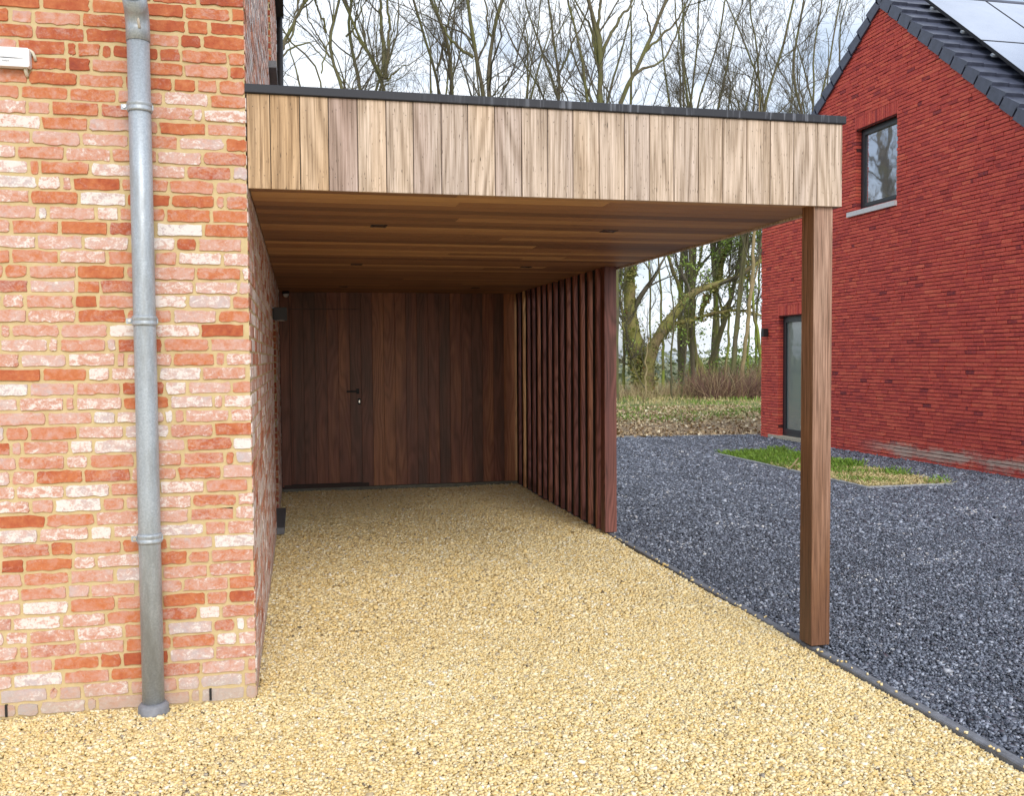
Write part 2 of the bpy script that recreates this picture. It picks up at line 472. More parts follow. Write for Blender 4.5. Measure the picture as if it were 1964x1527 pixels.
ROOF_FELT = simple('black roofing felt', (0.03, 0.03, 0.033), 0.9, 0, 8, 0.3)
TILE = simple('anthracite concrete tile', (0.070, 0.080, 0.120), 0.32, 0, 9, 0.25)
def pane_mat(name, base, ior, metal=0.0):
    m, nt, b = new_mat(name)
    n = noise(nt, geo(nt), 2.3, 2.0)
    setb(nt, b, Base_Color=base, Roughness=0.03, IOR=ior, Metallic=metal)
    bump(nt, b, n, 0.06, 0.02)
    return m
PANE = pane_mat('reflective window glass', (0.55, 0.55, 0.58), 1.8, 0.85)
PANE_DOOR = pane_mat('door glass', (0.20, 0.24, 0.225), 1.9)
def solar():
    m, nt, b = new_mat('solar glass')
    pos = geo(nt)
    n = noise(nt, pos, 3.0, 3.0)
    setb(nt, b, Base_Color=ramp(nt, n, [(0.3, (0.50, 0.54, 0.64)), (0.7, (0.56, 0.60, 0.70))]), Roughness=0.12, Metallic=0.9)
    return m
SOLAR = solar()
def bark_mat(name, c0, c1, moss, mossamt):
    m, nt, b = new_mat(name)
    pos = geo(nt)
    n = noise(nt, mapping(nt, pos, (1, 1, 0.3)), 16.0, 5.0, 0.7)
    g = noise(nt, pos, 1.1, 4.0, 0.6)
    col = ramp(nt, n, [(0.25, c0), (0.75, c1)])
    col = mixc(nt, mth(nt, 'MULTIPLY', smooth(nt, g, 0.38, 0.62), mossamt), col, moss)
    setb(nt, b, Base_Color=col, Roughness=0.9)
    bump(nt, b, n, 0.7, 0.03)
    return m
BARK = bark_mat('mossy bark', (0.06, 0.05, 0.034), (0.17, 0.145, 0.09), (0.135, 0.145, 0.042), 0.75)
BARK_GREEN = bark_mat('very mossy bark', (0.085, 0.075, 0.033), (0.25, 0.21, 0.10), (0.22, 0.28, 0.040), 0.95)
BARK_OLD = bark_mat('old ivy grown bark', (0.085, 0.067, 0.036), (0.30, 0.225, 0.115), (0.24, 0.25, 0.055), 0.75)
BARK_TAN = bark_mat('pale tan bark', (0.22, 0.165, 0.095), (0.48, 0.37, 0.21), (0.16, 0.16, 0.05), 0.4)
TWIG = bark_mat('twig bark', (0.062, 0.054, 0.042), (0.14, 0.118, 0.086), (0.11, 0.112, 0.05), 0.5)
def leaf_mat(name, stops):
    m, nt, b = new_mat(name)
    setb(nt, b, Base_Color=ramp(nt, attr(nt, 'tone'), stops), Roughness=0.6)
    return m
LEAF = leaf_mat('young green leaves', [(0, (0.075, 0.12, 0.025)), (0.5, (0.18, 0.28, 0.045)), (1, (0.32, 0.44, 0.08))])
IVY = leaf_mat('ivy leaves and shoots', [(0, (0.09, 0.10, 0.03)), (0.5, (0.20, 0.21, 0.05)), (0.85, (0.34, 0.30, 0.08)), (1, (0.42, 0.19, 0.07))])
GRASS = leaf_mat('grass blades', [(0, (0.065, 0.14, 0.012)), (0.45, (0.18, 0.32, 0.03)), (0.6, (0.20, 0.24, 0.06)), (0.8, (0.52, 0.42, 0.19)), (1, (0.68, 0.57, 0.32))])
BRAMBLE = leaf_mat('bramble stems', [(0, (0.11, 0.05, 0.042)), (0.5, (0.25, 0.14, 0.10)), (0.8, (0.40, 0.31, 0.15)), (1, (0.58, 0.49, 0.28))])
LITTER = leaf_mat('leaf litter', [(0, (0.17, 0.115, 0.07)), (0.45, (0.36, 0.255, 0.14)), (0.8, (0.60, 0.47, 0.27)), (1, (0.78, 0.70, 0.50))])
FAR_LEAF = leaf_mat('distant scrub', [(0, (0.10, 0.12, 0.085)), (0.5, (0.17, 0.20, 0.12)), (1, (0.27, 0.28, 0.19))])
def ground_mat():
    m, nt, b = new_mat('rough field soil')
    pos = geo(nt)
    n1 = noise(nt, mapping(nt, pos, (1, 1, 1)), 0.8, 6.0, 0.65)
    n2 = noise(nt, pos, 7.0, 6.0, 0.7)
    n3 = noise(nt, pos, 0.25, 4.0, 0.6)
    col = ramp(nt, n2, [(0.25, (0.13, 0.088, 0.056)), (0.5, (0.28, 0.20, 0.12)), (0.75, (0.48, 0.38, 0.22))])
    sep = nd(nt, 'ShaderNodeSeparateXYZ', i0=pos)
    far = smooth(nt, sep.outputs[1], 16.5, 20.5)
    g = mth(nt, 'MULTIPLY', smooth(nt, mth(nt, 'ADD', n1, mth(nt, 'MULTIPLY', n3, 0.4)), 0.58, 0.8), far)
    col = mixc(nt, mth(nt, 'MULTIPLY', far, 0.55), col, ramp(nt, n2, [(0.3, (0.30, 0.25, 0.10)), (0.7, (0.50, 0.44, 0.20))]))
    col = mixc(nt, g, col, (0.10, 0.155, 0.03))
    setb(nt, b, Base_Color=col, Roughness=0.95)
    bump(nt, b, n2, 1.0, 0.08)
    return m
GROUND = ground_mat()

# ------------------------------------------------------------------ ground sheets
def sheet(name, pts, z, mat, kind='structure'):
    mb = MB()
    mb.face([(x, y, z) for x, y in pts])
    o = mb.build(name, mat)
    o['kind'] = kind
    return o
sheet('ground', [(-600, -400), (900, -400), (900, 1100), (-600, 1100)], -0.045, GROUND)
sheet('gravel_drive', [(-9, -9), (2.90, -9), (2.90, 7.06), (-0.02, 7.06), (-0.02, -0.0), (-9, 0.0)], -0.012, SHEET_BEIGE)
sheet('gravel_yard', [(2.95, -9), (30, -9), (30, 4.0), (9.5, 4.0), (9.5, 12.98), (8.2, 13.15), (6.4, 13.5), (4.5, 13.9), (2.95, 14.1)], -0.010, SHEET_GREY)
mb = MB()
mb.bbox(2.904, 2.956, -9, 3.6, -0.06, 0.020, 0.006, ax=1)
mb.bbox(2.904, 2.956, 3.603, 7.3, -0.06, 0.018, 0.006, ax=1)
kerb = mb.build('kerb', KERB)
kerb['kind'] = 'structure'
mb = MB()
for i, (a, b2) in enumerate((((2.95, 14.13), (4.5, 13.93)), ((4.5, 13.93), (6.4, 13.53)), ((6.4, 13.53), (8.2, 13.18)), ((8.2, 13.18), (9.6, 13.0)))):
    a, b2 = np.array(a), np.array(b2)
    n = np.array([-(b2-a)[1], (b2-a)[0]]); n = n/np.linalg.norm(n)*0.05
    mb.hexa([(*(p+s), z) for z in (-0.05, 0.012) for s in (0*n, n) for p in (a, b2)])
mb.build('kerb_edge', KERB2)['kind'] = 'structure'

# stones: one mesh of many small stones per gravel area
CUBE = np.array([[x, y, z] for z in (-1, 1) for y in (-1, 1) for x in (-1, 1)], float)
CUBEF = np.array([(0, 2, 3, 1), (4, 5, 7, 6), (0, 1, 5, 4), (2, 6, 7, 3), (0, 4, 6, 2), (1, 3, 7, 5)])
def stones(name, xy, size, z, mat, tone, flat=0.62):
    n = len(xy)
    T = np.broadcast_to(CUBE, (n, 8, 3)).copy()
    T *= RNG.uniform(0.45, 1.0, (n, 8, 1))
    T += RNG.normal(0, 0.13, (n, 8, 3))
    sc = size[:, None]*np.stack([RNG.uniform(0.75, 1.3, n), RNG.uniform(0.6, 1.0, n), RNG.uniform(flat*0.75, flat*1.25, n)], -1)*0.62
    T *= sc[:, None, :]
    a = RNG.uniform(0, 2*np.pi, n); t = RNG.normal(0, 0.45, n)
    ca, sa, ct, st = np.cos(a), np.sin(a), np.cos(t), np.sin(t)
    X, Y, Z = T[..., 0].copy(), T[..., 1].copy(), T[..., 2].copy()
    X2 = X*ct[:, None]+Z*st[:, None]; Z2 = -X*st[:, None]+Z*ct[:, None]
    T[..., 0] = X2*ca[:, None]-Y*sa[:, None]+xy[:, 0:1]
    T[..., 1] = X2*sa[:, None]+Y*ca[:, None]+xy[:, 1:2]
    T[..., 2] = Z2+z[:, None]
    Fq = (CUBEF[None]+8*np.arange(n)[:, None, None]).reshape(-1, 4)
    o = np_mesh(name, T.reshape(-1, 3), Fq, mat, tone=np.repeat(tone, 6))
    return tag(o, kind='stuff')
def grid_pts(x0, x1, y0, y1, sp, keep):
    gx, gy = np.meshgrid(np.arange(x0, x1, sp), np.arange(y0, y1, sp))
    p = np.stack([gx.ravel(), gy.ravel()], -1)
    p += RNG.uniform(-0.5, 0.5, p.shape)*sp
    return p[keep(p)]
def in_view(p, margin=40):
    d = np.concatenate([p, np.zeros((len(p), 1))], 1)-CAM
    z = d @ _fw
    px = PW/2+F_PX*(d @ _rt)/np.maximum(z, 0.1)
    py = PH/2-F_PX*(d @ _up)/np.maximum(z, 0.1)
    return (z > 0.5) & (px > -margin*6) & (px < PW+margin*8) & (py < PH+margin*4)
def undul(p):
    return 0.010*np.sin(p[:, 0]*2.3+0.7)*np.sin(p[:, 1]*1.9)+0.006*np.sin(p[:, 0]*6.1+p[:, 1]*4.3)
b1 = grid_pts(-2.0, 2.90, -2.3, 0.9, 0.0110, lambda p: in_view(p) & ~((p[:, 0] < 0.0) & (p[:, 1] > -0.004)))
b2 = grid_pts(0.006, 2.90, 0.9, 7.04, 0.0145, in_view)
b3_ = np.stack([2.90+np.abs(RNG.normal(0, 0.018, 70)), RNG.uniform(-1.8, 3.4, 70)], -1)
bp = np.concatenate([b1, b2])
bs = np.concatenate([RNG.lognormal(math.log(0.0132), 0.22, len(b1)), RNG.lognormal(math.log(0.016), 0.24, len(b2))])
bt = np.clip(RNG.normal(0.55, 0.17, len(bp)), 0.09, 1)
sel = RNG.random(len(bp)); bt[sel < 0.05] = RNG.uniform(0.03, 0.12, (sel < 0.05).sum()); bt[sel < 0.0012] = 0.0; bt[sel > 0.965] = RNG.uniform(0.85, 1.0, (sel > 0.965).sum())
bz = RNG.uniform(-0.005, 0.002, len(bp))+undul(bp)*0.6+0.002
bp = np.concatenate([bp, b3_]); bs = np.concatenate([bs, RNG.lognormal(math.log(0.012), 0.25, 70)])
bt = np.concatenate([bt, RNG.uniform(0.3, 0.8, 70)]); bz = np.concatenate([bz, np.where(b3_[:, 0] < 2.96, 0.025, 0.004)])
stones('beige_gravel', bp, bs, bz, STONE_BEIGE, bt)
g1 = grid_pts(2.958, 8.5, -2.0, 3.0, 0.0118, in_view)
g2 = grid_pts(2.99, 9.24, 3.0, 8.0, 0.0165, lambda p: in_view(p) & ~((p[:, 0] > 6.80) & (p[:, 0] < 8.10) & (p[:, 1] > 5.53)))
g3_ = grid_pts(2.99, 9.2, 8.0, 13.1, 0.023, lambda p: in_view(p) & ~((p[:, 0] > 6.80) & (p[:, 0] < 8.10) & (p[:, 1] < 9.9)))
gp = np.concatenate([g1, g2, g3_])
gs = np.concatenate([RNG.lognormal(math.log(0.0125), 0.3, len(g1)), RNG.lognormal(math.log(0.0175), 0.3, len(g2)), RNG.lognormal(math.log(0.023), 0.3, len(g3_))])
gt = np.clip(RNG.normal(0.46, 0.26, len(gp)), 0, 0.93)
sel = RNG.random(len(gp)); gt[sel < 0.004] = RNG.uniform(0.94, 1.0, (sel < 0.004).sum())
stones('grey_gravel', gp, gs, RNG.uniform(-0.010, 0.004, len(gp))+undul(gp)*0.5, STONE_GREY, gt, 0.6)

# ------------------------------------------------------------------ brick walls
def brick_wall(mb, o, du, dn, z0, z1, pitch, joint, blen, intervals, tonefn, rng, rounded=True, proud=(0.003, 0.009), deep=0.012, headers=0.22, mortar=True, back=0.0, jv=None):
    jv = jv or joint
    o, du, dn = np.array(o, float), np.array(du, float), np.array(dn, float)
    Z = np.array([0, 0, 1.0])
    P = lambda u, z, n: o+u*du+z*Z+n*dn
    flip = np.dot(np.cross(du, Z), dn) < 0
    def F(pts, *a):
        mb.face(pts[::-1] if flip else pts, *a)
    row = 0
    z = z0
    while z < z1-0.001:
        zt = min(z+pitch, z1)
        for (a, b) in intervals(z+pitch*0.5):
            if mortar:
                F([P(a, z, -back), P(b, z, -back), P(b, zt, -back), P(a, zt, -back)], 0.5, 0.0, 1)
            u = a-(row % 2)*blen*0.5-rng.random()*blen*0.3
            if row % 3 == 2: u -= blen*0.23
            while u < b:
                q = rng.random()
                L = blen if q > headers else (blen*0.49 if q > headers*0.3 else blen*0.22)
                L *= 1+rng.normal()*0.02
                ua, ub = u+jv*0.5, u+L-jv*0.5
                u += L
                if ua < a+joint*0.9: ua = a
                if ub > b-joint*0.9: ub = b
                if ub-ua < 0.022 or ua >= b: continue
                jz = rng.normal(0, 0.0014, 2) if rounded else rng.normal(0, 0.0012, 2)
                za, zb = z+joint*0.5+jz[0], z+pitch-joint*0.5+jz[1]
                if zb > z1: zb = z1
                if zb-za < 0.012: continue
                n = rng.uniform(*proud)
                tone, aux = tonefn(rng, 0.5*(ua+ub), z)
                if rounded:
                    pts = []
                    nu = max(2, int((ub-ua)/0.028))
                    cr = min(0.007, (zb-za)*0.3)*rng.uniform(0.4, 1.3)
                    us = np.linspace(ua+cr, ub-cr, nu+1)
                    low = [(x, za) for x in us]; high = [(x, zb) for x in us[::-1]]
                    zs = [za+cr, (za+zb)/2, zb-cr]
                    pts = low+[(ub, q2) for q2 in zs]+high+[(ua, q2) for q2 in zs[::-1]]
                    pts = np.array(pts)
                    jt = rng.normal(0, 0.0019, pts.shape)
                    edge_a = (abs(pts[:, 0]-ua) < 1e-6) & (ua <= a+1e-6)
                    edge_b = (abs(pts[:, 0]-ub) < 1e-6) & (ub >= b-1e-6)
                    pts = pts+jt
                    if rng.random() < 0.12:
                        k = rng.integers(len(pts)); pts[k] += (np.array([(ua+ub)/2, (za+zb)/2])-pts[k])*0.12
                    pts[edge_a, 0] = ua; pts[edge_b, 0] = ub
                    cu, cz = (ua+ub)/2, (za+zb)/2
                    outer = pts+np.sign(pts-np.array([cu, cz]))*0.0022
                    outer[edge_a, 0] = ua; outer[edge_b, 0] = ub
                    k = len(pts)
                    F([P(x, y, n) for x, y in pts], tone, aux, 0)
                    for i in range(k):
                        i2 = (i+1) % k
                        F([P(*outer[i], -deep), P(*outer[i2], -deep), P(*pts[i2], n), P(*pts[i], n)], tone, aux, 0)
                else:
                    tl = rng.normal(0, 0.0015, 4)
                    c = [(ua, za), (ub, za), (ub, zb), (ua, zb)]
                    F([P(x, y, n+tl[i]) for i, (x, y) in enumerate(c)], tone, aux, 0)
                    d = 0.11 if (ua <= a+1e-6 or ub >= b-1e-6) else deep
                    for i in range(4):
                        i2 = (i+1) % 4
                        F([P(*c[i], -d), P(*c[i2], -d), P(*c[i2], n+tl[i2]), P(*c[i], n+tl[i])], tone, aux, 0)
        z += pitch
        row += 1

def tone_reclaimed(rng, u, z):
    q = rng.random()
    hi = 1.0 if z < 2.75 else 0.45
    if q < 0.06:   t, a = rng.uniform(0.24, 0.40), rng.uniform(0.05, 0.36)
    elif q < 0.46: t, a = rng.uniform(0.38, 0.66), rng.uniform(0.08, 0.42)
    elif q < 0.72: t, a = rng.uniform(0.45, 0.78), rng.uniform(0.32, 0.50)
    elif q < 0.93: t, a = rng.uniform(0.50, 0.95), rng.uniform(0.40, 0.58)
    else:          t, a = rng.uniform(0.65, 1.0), rng.uniform(0.50, 0.64)
    if z > 2.75: t *= 0.75
    if z < 0.12: t, a = rng.uniform(0.6, 0.95), rng.uniform(0.2, 0.5)
    return t, a*hi

def tone_side(rng, u, z):
    t, a = tone_reclaimed(rng, u, min(z, 2.7))
    return min(0.62, max(0.3, t)), a*0.9+0.14  # side wall whitened in the colour, standing in for light and glancing sheen

house = thing('brick_house', (0, 4.2, 0), 'house of reclaimed whitewashed red brick with sandy mortar on the left', 'house')
rngw = np.random.default_rng(5)
PITCH, ZB, ZT = 0.0653, -0.062, 6.12
mb = MB()
brick_wall(mb, (0, 0, 0), (1, 0, 0), (0, -1, 0), ZB, ZT, PITCH, 0.0155, 0.1990, lambda z: [(-3.2, -0.0015)], tone_reclaimed, rngw)
mb.build('front_wall', [BRICK, MORTAR], house)
DY0, DY1, DZ1 = 4.24, 5.36, 2.0929
WZ0, WZ1 = 4.2478, 5.5538
def side_iv(z):
    if z < DZ1 or WZ0-0.06 < z < WZ1:
        return [(0.0015, DY0), (DY1, 8.5)]
    return [(0.0015, 8.5)]
mb = MB()
brick_wall(mb, (0, 0, 0), (0, 1, 0), (1, 0, 0), ZB, ZT, PITCH, 0.0135, 0.1990, side_iv, tone_side, rngw, rounded=True, headers=0.25, proud=(0.0008, 0.0045))
# reveals of the side door and of the window above it: short brick returns
for (za, zb_) in ((ZB, DZ1), (WZ0, WZ1)):
    for yy, sgn in ((DY1, -1), (DY0, 1)):
        brick_wall(mb, (-0.115, yy, 0), (1, 0, 0), (0, sgn, 0), za, zb_, PITCH, 0.0135, 0.2195, lambda z: [(0.0, 0.1125)], lambda r, u, z: (r.uniform(0.1, 0.5), r.uniform(0, 0.3)), rngw, headers=0.1)
mb.build('side_wall', [BRICK, MORTAR], house)
mb = MB(); mb.box(-3.2, -0.13, 8.38, 8.49, -0.06, ZT); mb.build('rear_wall', MORTAR, house)
mb = MB(); mb.box(-3.2, -3.09, 0.02, 8.36, -0.06, ZT); mb.build('end_wall', MORTAR, house)
mb = MB(); mb.box(-3.3, 0.10, -0.35, 8.6, ZT+0.01, ZT+0.25)
mb.build('roof', ROOF_FELT, house)
def framed_opening(parent, kind, x, y0, y1, z0, z1, fr, frm, pane, depth=0.06, rail=None, handle=None):
    mb = MB()
    mb.box(x-depth, x, y0, y0+fr, z0, z1); mb.box(x-depth, x, y1-fr, y1, z0, z1)
    mb.box(x-depth, x, y0+fr, y1-fr, z0, z0+fr); mb.box(x-depth, x, y0+fr, y1-fr, z1-fr, z1)
    f = mb.build(kind, frm, parent)
    m2 = MB(); m2.box(x-depth*0.6, x-depth*0.4, y0+fr-0.003, y1-fr+0.003, z0+fr-0.003, z1-fr+0.003)
    m2.build('pane', pane, f)
    return f
framed_opening(house, 'door', -0.117, DY0+0.003, DY1-0.003, 0.085, DZ1-0.003, 0.09, ALU_DARK, PANE_DOOR)
framed_opening(house, 'window', -0.117, DY0+0.003, DY1-0.003, WZ0+0.003, WZ1-0.003, 0.07, ALU_DARK, PANE)
mb = MB(); mb.box(-0.114, 0.070, DY0-0.06, DY1+0.0, 0.022, 0.080)
mb.build('door_sill', BLUESTONE, house)
mb = MB(); mb.box(-0.114, 0.070, DY0-0.04, DY1+0.04, WZ0-0.062, WZ0-0.002)
mb.build('window_sill', BLUESTONE, house)
for xw in (-0.205, -1.076):
    mb = MB(); mb.box(xw-0.005, xw+0.005, -0.0125, -0.0005, 0.014, 0.068)
    mb.build('weep_hole', BLACK, house)

# black downpipe at the rear corner of the house
dp = thing('black_drainpipe', (0.04, 8.47, 0), 'slim black drainpipe at the far rear corner of the left brick house', 'drainpipe')
tube_mesh('pipe', [(0.045, 8.47, 0.0), (0.045, 8.47, 3.0), (0.045, 8.47, 6.1)], 0.04, BLACK, dp, 12)
for z in (3.6, 5.0):
    mb = MB(); mb.box(0.0, 0.09, 8.425, 8.515, z, z+0.03)
    mb.build('bracket', BLACK, dp)

# big galvanised downpipe on the front wall
PX, PY, PR = -0.446, -0.078, 0.0475
pipe = thing('galvanised_drainpipe', (PX, PY, 0), 'round galvanised metal drainpipe running down the front of the left brick wall', 'drainpipe')
tube_mesh('pipe', [(PX, PY, 0.03), (PX, PY, 1.0), (PX, PY, 2.0), (PX, PY, 3.06)], PR, GALV, pipe, 28)
bend = []
for i in range(9):
    a = i/8*R(58); bend.append((PX, PY-0.10*(1-math.cos(a)), 3.055+0.10*math.sin(a)))
dirv = np.array([0, -math.sin(R(58)), math.cos(R(58))])
e = np.array(bend[-1])
bend = [(PX, PY, 3.0)]+bend+[tuple(e+dirv*0.06)]
tube_mesh('bend', bend, PR+0.003, GALV, pipe, 28)
e2 = e+dirv*0.05
tube_mesh('upper_pipe', [tuple(e2-dirv*0.08), tuple(e2+dirv*0.5), tuple(e2+dirv*0.9)], PR-0.003, GALV, pipe, 28)
tube_mesh('seam', [(PX+0.004, PY-PR-0.016, 3.125), (PX+0.010, PY-PR-0.006, 3.085), (PX+0.014, PY-PR-0.002, 3.045)], 0.006, simple('solder seam', (0.62, 0.57, 0.5), 0.6, 0.2), pipe, 8)
for z in (2.715, 1.775, 0.80):
    br = tube_mesh('bracket', [(PX, PY, z-0.021), (PX, PY, z-0.0145), (PX, PY, z-0.014), (PX, PY, z-0.004), (PX, PY, z), (PX, PY, z+0.004), (PX, PY, z+0.014), (PX, PY, z+0.0145), (PX, PY, z+0.021)],
                   [PR+.0045, PR+.0065, PR+.0065, PR+.0065, PR+.003, PR+.0065, PR+.0065, PR+.0065, PR+.0045], GALV, pipe, 28)
    m2 = MB()
    m2.bbox(PX-PR-0.030, PX-PR+0.004, PY-0.004, PY+0.002, z-0.013, z+0.011, 0.002, ax=1)
    m2.build('ear', GALV, br); m2 = MB()
    m2.bbox(PX+PR-0.004, PX+PR+0.010, PY-0.004, PY+0.002, z-0.011, z+0.011, 0.002, ax=1)
    m2.build('ear', GALV, br)
    tube_mesh('screw', [(PX-PR-0.015, PY-0.003, z), (PX-PR-0.015, PY-0.012, z)], 0.0075, STEEL, br, 6)
tube_mesh('foot_collar', [(PX, PY, -0.02), (PX, PY, 0.012), (PX, PY, 0.016), (PX, PY, 0.036), (PX, PY, 0.048), (PX, PY, 0.052)],
          [PR+0.020, PR+0.021, PR+0.019, PR+0.019, PR+0.010, PR+0.002], GREY_PVC, pipe, 28)

# white outdoor sensor on the front wall
sen = thing('sensor_box', (-0.985, 0, 2.88), 'small white plastic sensor box with a slit, high on the left brick wall', 'sensor')
mb = MB(); mb.bbox(-1.062, -0.897, -0.046, -0.008, 2.874, 2.955, 0.006, ax=1)
box = mb.build('housing', WHITE_PVC, sen)
mb = MB(); mb.face([(-1.045, -0.0464, 2.9105), (-1.0, -0.0464, 2.9075), (-0.952, -0.0464, 2.9075), (-0.912, -0.0464, 2.909), (-0.952, -0.0464, 2.9112), (-1.0, -0.0464, 2.9125)])
mb.build('slit', INK, box)
def lettering(txt, size, loc, rot, mat, parent):
    cu = bpy.data.curves.new('lettering', 'FONT')
    cu.body = txt; cu.size = size; cu.align_x = 'CENTER'; cu.extrude = 0.0003
    tmp = bpy.data.objects.new('lettering_curve', cu)
    COL.objects.link(tmp)
    bpy.context.view_layer.update()
    me = bpy.data.meshes.new_from_object(tmp.evaluated_get(bpy.context.evaluated_depsgraph_get()))
    bpy.data.objects.remove(tmp)
    me.transform(Matrix.Translation(loc) @ rot)
    return link_mesh('lettering', me, mat, parent)
lettering('Vaillant', 0.0105, (-0.992, -0.0464, 2.893), Matrix.Rotation(R(90), 4, 'X'), INK, box)
tube_mesh('cable_gland', [(-0.919, -0.022, 2.878), (-0.919, -0.020, 2.862), (-0.917, -0.012, 2.850), (-0.916, -0.002, 2.845)], 0.008, IVORY_PVC, sen, 12)
tube_mesh('cable', [(-0.906, -0.010, 2.957), (-0.892, -0.012, 2.948), (-0.884, -0.012, 2.93), (-0.882, -0.006, 2.912)], 0.0065, IVORY_PVC, sen, 10)

# ------------------------------------------------------------------ carport
S, TZ, W, D = 2.403, 2.822, 3.05, 7.088
cp = thing('carport', (1.5, 0, 0), 'flat roofed timber carport with pale board fascia, attached to the left brick house', 'carport')
edges_px = [470, 517, 574, 629, 685, 740, 792, 846, 897, 949, 1000, 1050, 1099, 1149, 1198, 1246, 1293, 1340, 1387, 1433, 1478, 1523, 1568, 1614]
ex = []
for i, q in enumerate(edges_px):
    P = at(q, 181+(q-470)*0.0505, 0.0); ex.append(P[0])
ex[0], ex[-1] = 0.004, W
ftone = [0.06, 0.10, 0.18, 0.86, 0.36, 0.52, 0.72, 0.70, 0.42, 0.74, 0.58, 0.62, 0.45, 0.47, 0.63, 0.45, 0.54, 0.47, 0.54, 0.45, 0.48, 0.50, 0.47]
mb = MB()
for i in range(23):
    mb.bbox(ex[i]+0.0018, ex[i+1]-0.0018, 0.0+random.uniform(0, 0.0015), 0.022, S-0.012, TZ, 0.002, ftone[i], ax=2)
for i in range(23):
    for fx in (0.24, 0.76):
        for fz in (0.05, 0.36):
            xx = ex[i]+(ex[i+1]-ex[i])*fx+random.uniform(-0.004, 0.004); zz = S+fz+random.uniform(-0.006, 0.006)
            mb.face([(xx+0.0020*math.cos(k*math.pi/4), -0.0006, zz+0.0020*math.sin(k*math.pi/4)) for k in range(8)], 0.5, 0, 1)
y = 0.024
i = 0
while y < D+0.1:                                   # side fascia
    y2 = min(y+0.1326, D+0.12)
    mb.bbox(W-0.022, W-random.uniform(0, 0.0015), y+0.0018, y2-0.0018, S-0.012, TZ, 0.002, random.uniform(0.35, 0.75), ax=2)
    y = y2; i += 1
mb.build('fascia', [WOOD_FASCIA, BLACK], cp)
mb = MB(); mb.box(0.006, W-0.024, 0.0225, 0.03, S+0.03, TZ-0.01)
mb.build('fascia_backing', BLACK, cp)
mb = MB()
mb.bbox(-0.002, W+0.012, -0.014, 0.012, TZ+0.002, TZ+0.042, 0.003, ax=0)
mb.bbox(W-0.014, W+0.012, 0.0125, D+0.13, TZ+0.002, TZ+0.042, 0.003, ax=1)
mb.build('roof_edge_trim', TRIM, cp)
mb = MB(); mb.box(0.012, W-0.016, 0.014, D+0.12, TZ-0.03, TZ+0.012)
mb.build('roof_deck', ROOF_FELT, cp)
rs = random.Random(3)
mb = MB()
y, k = 0.0235, 0
while y < D+0.02:
    y2 = y+0.1385
    x = 0.008
    cut = rs.uniform(0.5, 2.6)
    segs = [(0.008, cut), (cut, W-0.024)] if rs.random() < 0.75 else [(0.008, W-0.024)]
    for a, b_ in segs:
        mb.bbox(a+0.0008, b_-0.0008, y+0.001, y2-0.001, S, S+0.018, 0.0015, min(1, max(0, rs.gauss(0.5, 0.3))), ax=0)
    y = y2
mb.build('soffit', WOOD_SOFFIT, cp)

# back wall of vertical boards with a flush door
DX0, DX1, DZ0, DZT = 0.118, 0.962, 0.088, 2.196
mb = MB()
bx = [0.006]
while bx[-1] < 2.9: bx.append(bx[-1]+0.1365)
btone = [0.25, 0.12, 0.15, 0.22, 0.38, 0.38, 0.18, 0.22, 0.62, 0.60, 0.50, 0.30, 0.15, 0.35, 0.12, 0.40, 0.25, 0.10, 0.42, 0.22, 0.62, 1.0, 0.8]
door_mb = MB()
for i in range(len(bx)-1):
    a, b_ = bx[i]+0.0012, bx[i+1]-0.0012
    t = btone[i % len(btone)]
    off = (rs.uniform(0, 50), rs.uniform(0, 50))
    if b_ <= DX0 or a >= DX1:
        mb.bbox(a, b_, D, D+0.02, 0.045 if a > DX1 else 0.06, S-0.002, 0.0015, t, ax=2, off=off)
    else:
        for (p, q, inner) in ((a, min(b_, DX0-0.002), 0), (max(a, DX0), min(b_, DX1), 1), (max(a, DX1+0.002), b_, 0)):
            if q-p < 0.006: continue
            if inner:
                mb.bbox(p, q, D, D+0.02, DZT+0.006, S-0.002, 0.0015, t*0.8, ax=2, off=off)
                door_mb.bbox(p+(0.003 if p == DX0 else 0), q-(0.004 if q == DX1 else 0), D+0.003, D+0.022, DZ0+0.004, DZT, 0.0015, t, ax=2, off=off)
            else:
                mb.bbox(p, q, D, D+0.02, 0.06, S-0.002, 0.0015, t, ax=2, off=off)
mb.build('back_wall', WOOD_BACK, cp)
mb = MB(); mb.box(0.0, 2.99, D+0.024, D+0.10, 0.0, S)
mb.build('back_wall_frame', BLACK, cp)
door = door_mb.build('door', WOOD_BACK, cp)
HX, HZ = 0.915, 1.205
mb = MB()
mb.bbox(HX-0.017, HX+0.017, D-0.006, D+0.004, HZ-0.032, HZ+0.032, 0.004, ax=1)
mb.bbox(HX-0.011, HX+0.011, D-0.050, D-0.006, HZ-0.011, HZ+0.011, 0.004, ax=1)
mb.bbox(HX-0.135, HX+0.008, D-0.066, D-0.050, HZ-0.011, HZ+0.011, 0.004, ax=0)
mb.build('handle', BLACK, door)
mb = MB(); mb.bbox(HX+0.0, HX+0.034, D-0.004, D+0.004, HZ-0.165, HZ-0.085, 0.004, ax=1)
lk = mb.build('lock_plate', BLACK, door)
mb = MB(); mb.bbox(HX+0.010, HX+0.026, D-0.014, D-0.004, HZ-0.142, HZ-0.108, 0.005, ax=1)
mb.build('lock_cylinder', STEEL, door)
mb = MB(); mb.box(0.03, DX1+0.075, D-0.022, D+0.0, 0.042, 0.086)
mb.build('threshold', simple('dark threshold', (0.05, 0.028, 0.022), 0.6), cp)
mb = MB(); mb.box(0.0, 2.90, D-0.028, D+0.022, -0.05, 0.040)
mb.build('plinth', CONCRETE, cp)

